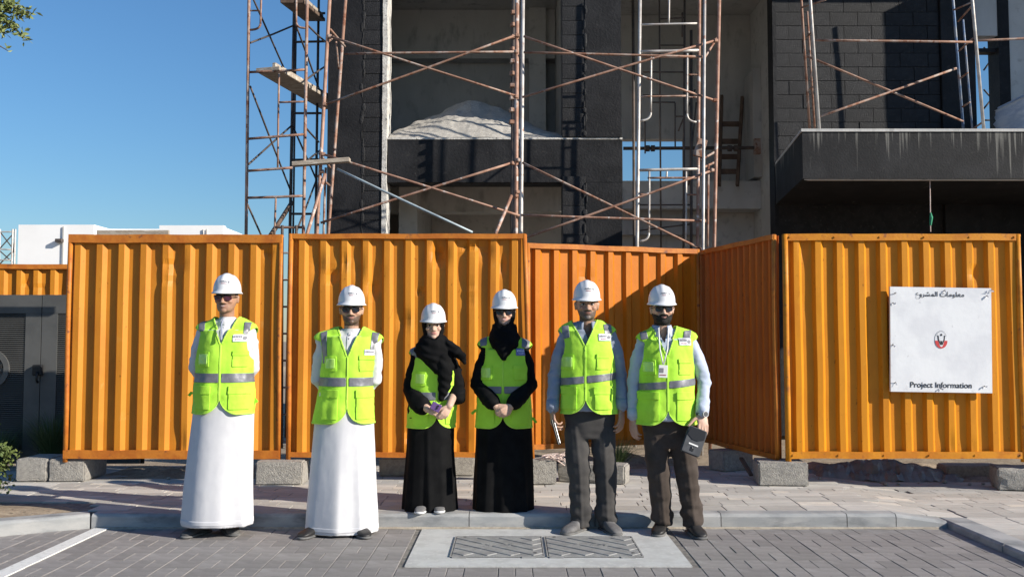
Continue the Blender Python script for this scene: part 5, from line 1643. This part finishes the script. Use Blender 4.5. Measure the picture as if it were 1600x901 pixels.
SK1, SK2, SK3, SK4, SK5, SK6 = (.39, .22, .145), (.49, .30, .21), (.54, .36, .275), (.53, .34, .25), (.41, .245, .17), (.55, .355, .265)
dk = (.025, .018, .014)
p1, ro = robe_man('tall man in white robe, white hard hat and lime vest, dark sunglasses and thin moustache', 350, 6.80, 488, 354, 1.0, SK1,
    [(668, 299, 400, .165), (645, 300, 398, .165), (615, 303, 397, .16), (590, 306, 396, .152), (555, 309, 397, .148), (530, 309, 397, .14), (515, 313, 393, .12)],
    [(318, 503), (389, 503)], 499, 645, (354.5, 538), [(352, 582), (352, 596)], (381, 528),
    [[(313, 504), (322, 501), (324, 517), (314, 518)], [(384, 503), (394, 504), (393, 524), (385, 521)]],
    [[(316, 514, .01), (306, 574, .05), (338, 612, .20)], [(392, 514, .01), (394, 574, .05), (366, 612, .20)]],
    [(600, 307, 395, .14), (645, 303, 397, .155), (700, 297, 396, .17), (760, 290, 396, .185), (800, 287, 397, .19), (818, 286, 397, .19)],
    [(314, 6.84, -.35), (356, 6.90, .55)], 1, [tint_lips((.34, .15, .12)), tint_teeth(), tint_hair(dk), tint_brow(dk), (stache_mask, dk, .85), (beard_mask, (.16, .09, .06), .25)],
    mat('plum lens', (.06, .012, .022), rough=.12, spec=.6))
q_ = p1.L(352, 505); MB().capsule([p1.hp(-.004, .066, -.05) , p1.hp(.006, .135, -.09), p1.hp(.018, .165, -.15), p1.hp(.016, .170, -.19)], [.004, .005, .006, .008], 8).build('tassel', mat('grey blue tassel', (.30, .32, .40), rough=.8), p1.root, False, True)
p2, ro = robe_man('shorter man in white robe, white hard hat and lime vest, black sunglasses and short beard', 540, 6.86, 506, 549, 1.0, SK2,
    [(678, 487, 588, .165), (655, 490, 586, .165), (625, 495, 584, .16), (595, 499, 583, .152), (560, 503, 586, .148), (540, 503, 588, .135), (525, 507, 584, .118)],
    [(502, 518), (588, 519)], 515, 660, (548.5, 557), [(548, 588.5), (548, 602)], (582, 551),
    [[(503, 520), (513, 517), (516, 567), (508, 567)], [(583, 519), (593, 521), (590, 547), (581, 545)]],
    [[(505, 528, .01), (496, 592, .05), (530, 628, .20)], [(587, 529, .01), (585, 592, .05), (555, 628, .20)]],
    [(610, 499, 583, .14), (655, 492, 584, .155), (700, 488, 586, .17), (760, 482, 588, .185), (805, 478, 590, .19), (829, 477, 590, .19)],
    [(494, 6.80, -.4), (561, 6.82, .45)], 2, [tint_lips((.42, .20, .17)), tint_hair(dk), tint_brow(dk), (beard_mask, (.05, .033, .025), .85), (stache_mask, dk, .8)], M_LENS, M_SHOEB, .12)

# ---------------------------------------------------------------- women
def woman(label, cx, chin, hx, hs, skin, rows, tips, neck_py, hem, vpt, strip, badge, sst, arms, cuffs, skirt, scarf, extra, seed, hands, shoes, rot, blue, glasses):
    p = Person(label, cx, 7.25, .105, chin, hx, hs, skin, rot)
    p.head()
    A = [[p.L(*q) for q in a] for a in arms]
    sz = p.L(*tips[0])[2]
    p.limbs(sz, A, [[p.L(cx - 13, 650), p.L(cx - 13, 730), p.L(cx - 13, 795)], [p.L(cx + 13, 650), p.L(cx + 13, 730), p.L(cx + 13, 795)]], p.L(cx, 645)[2])
    for a, h in zip(A, hands): hand(p.S, a[2], *h)
    p.body([tint_lips((.50, .20, .18)), tint_brow(dk), tint_socket((.34, .2, .15))] + ([tint_teeth()] if glasses else []), .005)
    p.face_bits(not glasses)
    if glasses: p.glasses(M_LENS, 1.05)
    p.hat(tilt=-.04)
    mb = MB().loft(p.secs(rows, .02, .14), 48, 2.05)
    mb.loft(p.secs(skirt, 0, .16), 64, 2.2)
    nk = p.L(vpt[0], neck_py)
    p.shoulders(mb, nk, [p.L(*t) for t in tips], .075, .055, .014)
    for a, cf in zip(A, cuffs):
        e = p.L(*cf[0]) if cf[0] else a[1].lerp(a[2], .85)
        mb.capsule([a[0] + Vector((-.012 * math.copysign(1, a[0].x), 0, -.03)), a[0].lerp(a[1], .5), a[1], a[1].lerp(e, .6), e], [.047, .053, .060, cf[1], cf[2]], 16)
    zl, zh = p.L(cx, skirt[-1][0])[2], p.L(cx, rows[1][0])[2] + .10
    def disp(V, N):
        d_ = folds(V, zl, zh, 7, .022, seed) * (V[:, 2] < zh)
        return np.where(V[:, 2] >= zh - .04, sleeve_disp(seed, .007)(V, N), d_) * (np.abs(N[:, 2]) < .8)
    ro, V, Fs, N = p.garment('abaya', mb, M_ABAYA, .009, 5, disp)
    o = p.vest(rows, tips, hem, vpt, neck_py, strip, badge, sst, seed, dep=.145, blue=blue, R0=.11, nw=.085)
    # scarf: hood round the face and drape over neck and chest
    mb = MB()
    n = 28; VV = []; FF = []
    for (z, wd, f, b) in HEADS[1:]:
        c0 = (f + b) / 2 - .004; h = (f - b) / 2 + .013
        for k in range(n):
            th = 2 * math.pi * k / n; c, q = math.cos(th), math.sin(th)
            VV.append(p.hp(math.copysign(abs(c) ** .88, c) * (wd + .017), c0 + math.copysign(abs(q) ** .88, q) * h, z - .012))
    m_ = len(HEADS) - 1
    for i in range(m_ - 1):
        for k in range(n):
            a = i * n + k; b = i * n + (k + 1) % n; FF.append((a, b, b + n, a + n))
    FF.append(tuple(range(n - 1, -1, -1))); FF.append(tuple(range((m_ - 1) * n, m_ * n)))
    mb.add(VV, FF)
    mb.capsule([p.hp(0, .012, .03), p.hp(0, .018, -.05), (p.hx, -.02, nk.z - .03)], [.072 * hs, .078 * hs, .085], 20)
    for sg_ in (-1, 1): mb.capsule([p.hp(sg_ * .052, .02, .10), p.hp(sg_ * .046, .04, .03), p.hp(sg_ * .02, .06, -.02)], [.030 * hs, .028 * hs, .026 * hs], 12)
    mb.loft(p.secs(scarf, 0, .12, .06, -.01), 40, 2.0)
    for (pts, rad) in extra: mb.capsule([p.L(*q) for q in pts], rad, 14)
    def dsp(V, N):
        t = V[:, 2] + .5 * V[:, 0]
        return (.0035 if seed == 3 else .0022) * np.sin(t * 95 + 3 * vn(V, 9, seed)) * (V[:, 2] < p.chin) * (N[:, 1] < .3) + .003 * vn(V, 24, seed)
    def hole(V, N):
        c, q = math.cos(p.rot), math.sin(p.rot)
        dx, dy = V[:, 0] - p.hx, V[:, 1] - p.hy
        x = (dx * c + dy * q) / hs; f = (dx * q - dy * c) / hs; z = (V[:, 2] - p.chin) / hs
        e = np.sqrt((x / .0615) ** 2 + ((z - .088) / .098) ** 2) - 1
        e2 = np.where(f > .0, e * .06, .1)
        return np.minimum(e2, np.where(z > .20, -.1, .1))
    hj, V, Fs, N = p.garment('head_scarf', mb, M_HIJAB, .006, 5, dsp, None, hole)
    md = hj.modifiers.new('thick', 'SOLIDIFY'); md.thickness = .005; md.offset = -1
    for s_ in shoes: p.shoe(*s_, M_BOOT, M_SOLEW, L=.24, W=.085, H=.07)
    return p
down = Vector((0, -.2, -1))
p3 = woman('woman in black scarf, hard hat and lime vest, bare eyed, holding a purple phone', 672, 529, 677, .96, SK3,
    [(685, 633, 712, .15), (665, 635, 711, .15), (640, 636, 712, .15), (615, 638, 713, .148), (580, 641, 713, .142), (562, 644, 710, .125), (553, 650, 704, .105)],
    [(650, 542), (703, 545)], 541, 667, (685, 585), [(690, 611), (690, 623)], (705, 566),
    [[(640, 546), (651, 540), (656, 557), (646, 560)], [(699, 543), (708, 545), (708, 560), (699, 558)]],
    [[(651, 553, 0), (641, 608, -.02), (668, 639, -.20)], [(706, 553, 0), (714, 604, -.02), (702, 634, -.20)]],
    [((660, 634, -.14), .078, .070), ((714, 618, -.07), .066, .070)],
    [(620, 638, 712, .135), (655, 637, 710, .14), (700, 636, 709, .15), (750, 632, 712, .165), (803, 628, 715, .175)],
    [(524, 660, 696, .10), (535, 652, 703, .13), (546, 647, 709, .15), (557, 650, 711, .165), (570, 663, 712, .165), (584, 672, 711, .155)],
    [(([(700, 540, -.06), (714, 550, -.10), (723, 558, -.09), (726, 566, -.08)]), [.05, .042, .030, .014]),
     (([(692, 562, -.13), (696, 585, -.145), (694, 606, -.145), (690, 622, -.14)]), [.050, .058, .045, .022])],
    3, [(Vector((.95, -.2, -.25)), Vector((.1, .9, -.3)), 1, (25, 40, 30), .86), (Vector((-.45, -.3, -.8)), Vector((-.4, .8, 0)), -1, (30, 45, 30), .86)],
    [(661, 800, 7.17, -.1), (686, 800, 7.20, .1)], .10, False, False)
p4 = woman('woman with black head scarf, white hard hat and lime vest, dark glasses, hands clasped', 787, 508, 788, .97, SK4,
    [(690, 741, 834, .15), (660, 743, 832, .15), (635, 745, 831, .15), (610, 748, 828, .148), (575, 750, 828, .145), (555, 752, 826, .125), (545, 757, 821, .108)],
    [(757, 529), (820, 530)], 526, 667, (786, 557), [(787, 602), (787, 613)], (815, 550),
    [[(750, 527), (761, 522), (761, 539), (751, 541)], [(816, 521), (829, 524), (826, 546), (815, 542)]],
    [[(759, 543, 0), (747, 600, -.02), (774, 634, -.21)], [(819, 543, 0), (828, 600, -.02), (799, 634, -.21)]],
    [(None, .062, .058), (None, .062, .058)],
    [(620, 747, 829, .135), (655, 744, 830, .14), (700, 743, 831, .15), (750, 741, 833, .165), (803, 740, 835, .175)],
    [(506, 769, 807, .10), (518, 767, 809, .12), (528, 763, 813, .135), (540, 766, 811, .15), (552, 774, 801, .155), (562, 783, 792, .145)],
    [], 4, [(Vector((.75, -.25, -.55)), Vector((.3, .85, -.1)), 1, (35, 55, 35), .9), (Vector((-.75, -.35, -.6)), Vector((-.2, .9, 0)), -1, (35, 55, 35), .92)],
    [(775, 801, 7.28, -.1), (800, 801, 7.29, .1)], 0.0, True, True)
# the held phone
M3 = Matrix.Rotation(R(28), 3, 'Y')
ph = thing('phone', 'purple phone held in the hands of the woman with the bare face', 'phone', at(682, 640, 7.0))
c = at(681, 635.5, 7.0)
MB().cbox(c, (.074, .010, .060), M3).build('phone_body', M_PURPLE, ph, bevel=.004)
for dx, dz in ((.012, .014), (.012, -.004)):
    q_ = c + M3 @ Vector((dx, -.006, dz)); MB().tube([q_, q_ + M3 @ Vector((0, -.004, 0))], .007, 12).build('camera_lens', M_BLACK, ph)

# ---------------------------------------------------------------- men in trousers
def trouser_man(label, cx, Y, chin, hx, hs, skin, rows, tips, neck_py, hem, vpt, strip, badge, sst, arms, legs, pelvis, shirt_m, trou_m, shoes, shoe_m, seed, tints, hands, glasses, rot=0.0, R0=.13):
    p = Person(label, cx, Y, 0.0, chin, hx, hs, skin, rot)
    p.head()
    A = [[p.L(*q) for q in a] for a in arms]
    G_ = [[p.L(*q) for q in a] for a in legs]
    p.limbs(p.L(*tips[0])[2], A, [[g[0], g[1], g[2] + Vector((0, 0, -.02))] for g in G_], p.L(cx, 640)[2])
    for a, h in zip(A, hands): hand(p.S, a[2], *h)
    p.body(tints, .005)
    p.face_bits(not glasses)
    if glasses: p.glasses(M_LENS, 1.0)
    p.hat(tilt=-.05)
    nk = p.L(vpt[0], neck_py)
    mb = MB().loft(p.secs([r for r in rows if r[0] <= hem + 10], .022, .15), 48, 2.05)
    p.shoulders(mb, nk, [p.L(*t) for t in tips], .085, .060, .017)
    mb.capsule([p.hp(0, -.012, -.030), (p.hx, .02, nk.z - .06)], [.060 * hs, .085], 18)
    for a in A:
        mb.capsule([a[0] + Vector((-.012 * math.copysign(1, a[0].x), 0, -.035)), a[0].lerp(a[1], .5), a[1], a[1].lerp(a[2], .6), a[2] + Vector((0, 0, .012))], [.052, .054, .050, .046, .041], 16)
    def neckcut(V, N):
        zc = p.hp(0, 0, -.032).z
        w_ = np.clip((V[:, 2] - (zc - .115)) / .115, 0, 1) * .042
        return np.minimum(zc + .02 - V[:, 2], np.where((V[:, 1] < 0) & (V[:, 2] > zc - .115), np.abs(V[:, 0] - p.hx) - w_, .1))
    so, V, Fs, N = p.garment('shirt', mb, shirt_m, .0085, 5, sleeve_disp(seed, .007), None, neckcut)
    for a in A:           # cuffs
        d_ = (a[2] - a[1]).normalized()
        MB().tube([a[2] - d_ * .065, a[2] - d_ * .03, a[2] + d_ * .004], [.049, .0475, .045], 20, False).build('cuff', shirt_m, so, False, True).modifiers.new('t', 'SOLIDIFY').thickness = .004
    # folded collar
    VV = []; FF = []; n = 30
    zc = p.hp(0, 0, -.025).z
    for k in range(n + 1):
        th = R(-90 + 24) + R(360 - 48) * k / n
        fr = math.exp(-(min(k, n - k) / 4.0) ** 2)
        for r, dz, ff in ((.064, -.03, 0), (.062, .018, 0), (.067, .020, 0), (.083 + .012 * fr, -.022 - .042 * fr, 1)):
            VV.append(Vector((p.hx + r * hs * math.cos(th), p.hy + .012 + r * 1.02 * hs * math.sin(th), zc + dz - .012 * (1 - math.sin(th)) / 2)))
    for k in range(n):
        for i in range(3): FF.append((k * 4 + i, k * 4 + i + 1, k * 4 + 5 + i, k * 4 + 4 + i))
    co = MB().add(VV, FF).build('collar', shirt_m, so, False, True); co.modifiers.new('t', 'SOLIDIFY').thickness = .003
    # trousers: hips and two legs in one cloth
    mb = MB().loft(p.secs(pelvis, 0, .135), 44, 2.4)
    for g in G_:
        mb.capsule([g[0], g[0].lerp(g[1], .5), g[1], g[1].lerp(g[2], .5), g[2]], [.082, .088, .081, .076, .075], 20)
    zb = p.L(cx, legs[0][2][1])[2]
    def disp(V, N):
        low = np.clip((zb + .30 - V[:, 2]) / .30, 0, 1); kn = np.exp(-((V[:, 2] - .50) / .10) ** 2)
        d_ = .004 * vn(V * [1, 1, .35], 12, seed) + (.005 + .014 * low + .007 * kn) * vn(V * [.8, .8, 2.0], 12, seed + 1) + .004 * low * vn(V * [1, 1, 1.5], 26, seed + 2)
        for g in G_:   # pressed crease down the front of each leg
            xl = np.interp(V[:, 2], [g[2].z, g[1].z, g[0].z], [g[2].x, g[1].x, g[0].x])
            d_ = d_ + .005 * np.exp(-((V[:, 0] - xl) / .012) ** 2) * (N[:, 1] < -.3) * (V[:, 2] < g[0].z)
        return d_
    zcut = zb - .01
    to, V, Fs, N = p.garment('trousers', mb, trou_m, .008, 9, disp, None, lambda V, N: V[:, 2] - zcut + .03)
    p.vest(rows, tips, hem, vpt, neck_py, strip, badge, sst, seed, dep=.155, R0=R0, nw=.082)
    for (px, YY, yaw) in shoes: p.shoe(px, 832, YY, yaw, shoe_m, M_SOLE, L=.29, W=.105, H=.095)
    return p
DN = Vector((0, -.10, -1))
p5 = trouser_man('man in hard hat, lime vest, grey blue shirt, charcoal trousers, greying beard, no glasses', 917, 6.93, 499, 917, 1.04, SK5,
    [(668, 874, 966, .162), (640, 875, 965, .162), (610, 875, 963, .16), (580, 875, 962, .155), (550, 876, 961, .15), (530, 876, 960, .135), (515, 880, 956, .115)],
    [(883, 507), (953, 507)], 505, 645, (912, 540), [(912, 586), (912, 597), (960, 581)], (942, 527),
    [[(878, 510), (888, 508), (889, 527), (878, 530)], [(942, 507), (954, 506), (955, 520), (943, 526)]],
    [[(882, 519, .01), (867, 588, .03), (863, 640, -.04)], [(955, 519, .01), (969, 588, .03), (971, 638, -.05)]],
    [[(898, 664, 0), (905, 740, -.01), (908, 813, .01)], [(942, 664, 0), (945, 740, -.01), (948, 813, .01)]],
    [(610, 880, 959, .108), (640, 880, 961, .108), (658, 882, 960, .10), (672, 886, 957, .093), (684, 892, 950, .08)], M_SHIRT5, M_TROU5,
    [(904, 6.93, -.62), (949, 6.93, .30)], M_BOOT, 5,
    [tint_lips((.24, .11, .085)), tint_hair((.03, .026, .024)), tint_brow(dk), tint_socket((.13, .07, .045)), (beard_mask, (.050, .045, .042), .80), (stache_mask, (.03, .025, .022), .85),
     (lambda x, f, z: np.exp(-(x / .02) ** 2 - ((z - .012) / .012) ** 2) * (f > .05), (.20, .19, .18), .55)],
    [(Vector((.05, -.25, -1)), Vector((.9, .3, 0)), -1, (30, 40, 30), 1.02, (.7, .3, .5)), (Vector((-.02, -.15, -1)), Vector((-.8, .5, 0)), 1, (16, 26, 20), 1.04)], False)
p6 = trouser_man('man in hard hat, lime vest, pale blue shirt, brown trousers, sunglasses, black beard', 1042, 6.84, 505, 1034.5, 1.0, SK6,
    [(684, 992, 1090, .166), (655, 994, 1088, .166), (625, 997, 1086, .165), (595, 998, 1085, .16), (565, 998, 1085, .152), (545, 999, 1086, .135), (530, 1003, 1082, .115)],
    [(1004, 518), (1078, 517)], 513, 662, (1037.5, 556), [(1037, 594), (1037, 605), (1085, 589.5)], (1066, 534),
    [[(999, 520), (1009, 517), (1011, 529), (1000, 531)], [(1067, 517), (1079, 516), (1076, 530), (1065, 530)]],
    [[(1003, 529, .01), (991, 598, .04), (990, 652, .02)], [(1081, 529, .01), (1100, 598, .0), (1097, 646, -.13)]],
    [[(1023, 680, 0), (1030, 748, -.01), (1036, 812, .02)], [(1063, 680, 0), (1074, 748, -.03), (1082, 812, -.01)]],
    [(625, 1003, 1082, .108), (655, 1002, 1083, .108), (672, 1004, 1083, .10), (687, 1008, 1080, .093), (699, 1015, 1073, .08)], M_SHIRT6, M_TROU6,
    [(1033, 6.90, -.30), (1084, 6.82, .12)], M_SHOEB, 6,
    [tint_lips((.40, .20, .17)), tint_hair(dk), tint_brow(dk), (beard_mask, (.02, .014, .011), 1.0), (stache_mask, dk, .95)],
    [(Vector((.0, .05, -1)), Vector((.8, .5, 0)), -1, (18, 26, 20), 1.0), (Vector((.0, -.30, -1)), Vector((-.25, 1, 0)), -1, (10, 22, 16), 1.06, (.45, .85, .1), .12)], True)
# full beard of the last man, with its own volume
x, f, z = p6.HC
patch('beard', p6.V, p6.F, p6.N, (beard_mask(x, f, z) - .5) * .02 * (f > -.02) + np.where(f > -.02, 0, -.01), .0065, M_HAIR, p6.root, .006)
x, f, z = p5.HC
# lanyard, card and watch
MB().tube([p6.hp(-.035, .060, -.035), p6.L(1031, 545, -.165), p6.L(1036, 569, -.185)], .005, 6).build('lanyard', M_CARD, p6.root, False, True)
MB().tube([p6.hp(.035, .060, -.035), p6.L(1043, 545, -.165), p6.L(1037, 569, -.185)], .005, 6).build('lanyard', M_CARD, p6.root, False, True)
c = p6.L(1036, 580, -.188); M4 = Matrix.Rotation(R(3), 3, 'Y')
o = MB().cbox(c, (.062, .006, .088), M4).build('identity_card', M_CARD, p6.root, False, bevel=.002)
MB().cbox(c + M4 @ Vector((-.010, -.004, .008)), (.026, .003, .032), M4).build('card_photo', M_PRINT, o, False)
MB().cbox(c + M4 @ Vector((0, -.004, -.024)), (.044, .003, .006), M4).build('card_line', M_PRINTR, o, False)
w0 = p6.L(1097, 646, -.13); w1 = p6.L(1100, 598, .0); d_ = (w0 - w1).normalized()
wt = MB().tube([w0 - d_ * .012, w0 + d_ * .012], .036, 20).build('watch', M_BLACK, p6.root, False, True)
dc = w0 + Vector((.016, -.033, 0)); nn_ = Vector((.35, -.93, .1)).normalized()
MB().tube([dc - nn_ * .004, dc + nn_ * .008], .022, 20).build('watch_case', M_STEEL, wt, False)
MB().tube([dc + nn_ * .004, dc + nn_ * .0095], .017, 20).build('watch_dial', M_DGREY, wt, False)
# side tabs of the vests
for pp, lst in ((p5, [((872, 632), (863, 640))]), (p4, [((744, 640), (737, 646)), ((832, 652), (838, 660))]), (p1, [((300, 612), (295, 618)), ((397, 622), (402, 628))])):
    for a, b in lst: MB().bar(pp.L(*a, -.01), pp.L(*b, -.03), .02, .006, (0, 1, 0)).build('side_tab', M_VEST, pp.root, False)

# things in the hands of the last two men
bx = thing('handheld_case', 'black handheld case with a small white label, held by the man with the watch', 'case', at(1083, 715, 6.62))
Mb = Matrix.Rotation(R(22), 3, 'Y') @ Matrix.Rotation(R(-12), 3, 'X')
c = at(1084, 689, 6.66)
def bpt(x, y, z): return c + Mb @ Vector((x, y, z))
pr = [(-.062, -.095), (.062, -.095), (.068, -.085), (.068, .085), (.058, .095), (-.058, .095), (-.068, .085), (-.068, -.085)]
MB().prism([bpt(x, -.022, z) for x, z in pr], Mb @ Vector((0, .042, 0))).build('shell', M_DGREY, bx, bevel=.004)
MB().prism([bpt(x, -.026, z) for x, z in ((-.055, .088), (-.062, .03), (-.02, .005), (.02, .005), (.062, .03), (.055, .088))], Mb @ Vector((0, .006, 0))).build('upper_inset', M_BLACK, bx)
MB().prism([bpt(x, -.0255, z) for x, z in ((-.034, -.032), (.034, -.032), (.034, -.022), (-.034, -.022))], Mb @ Vector((0, .004, 0))).build('label_strip', M_CARD, bx)
MB().prism([bpt(x, -.0255, z) for x, z in ((-.012, -.072), (.012, -.072), (.012, -.042), (-.012, -.042))], Mb @ Vector((0, .004, 0))).build('button_panel', M_BLACK, bx)
MB().ell(bpt(0, -.027, -.05), (.004, .004, .004)).build('indicator', M_STEEL, bx)
kn = thing('slim_folding_phone', 'slim black and silver folding device held low by the man with charcoal trousers', 'phone', at(868, 690, 6.8))
a, b = at(863, 655, 6.80), at(874, 694, 6.77)
dv = (b - a).normalized()
MB().bar(a, b, .012, .055, (.3, 1, 0)).build('cover', M_BLACK, kn, bevel=.003)
MB().bar(a + Vector((.012, -.005, .0)) + dv * .02, b + Vector((.010, -.005, 0)) - dv * .01, .004, .012, (.3, 1, 0)).build('silver_edge', M_STEEL, kn, bevel=.002)
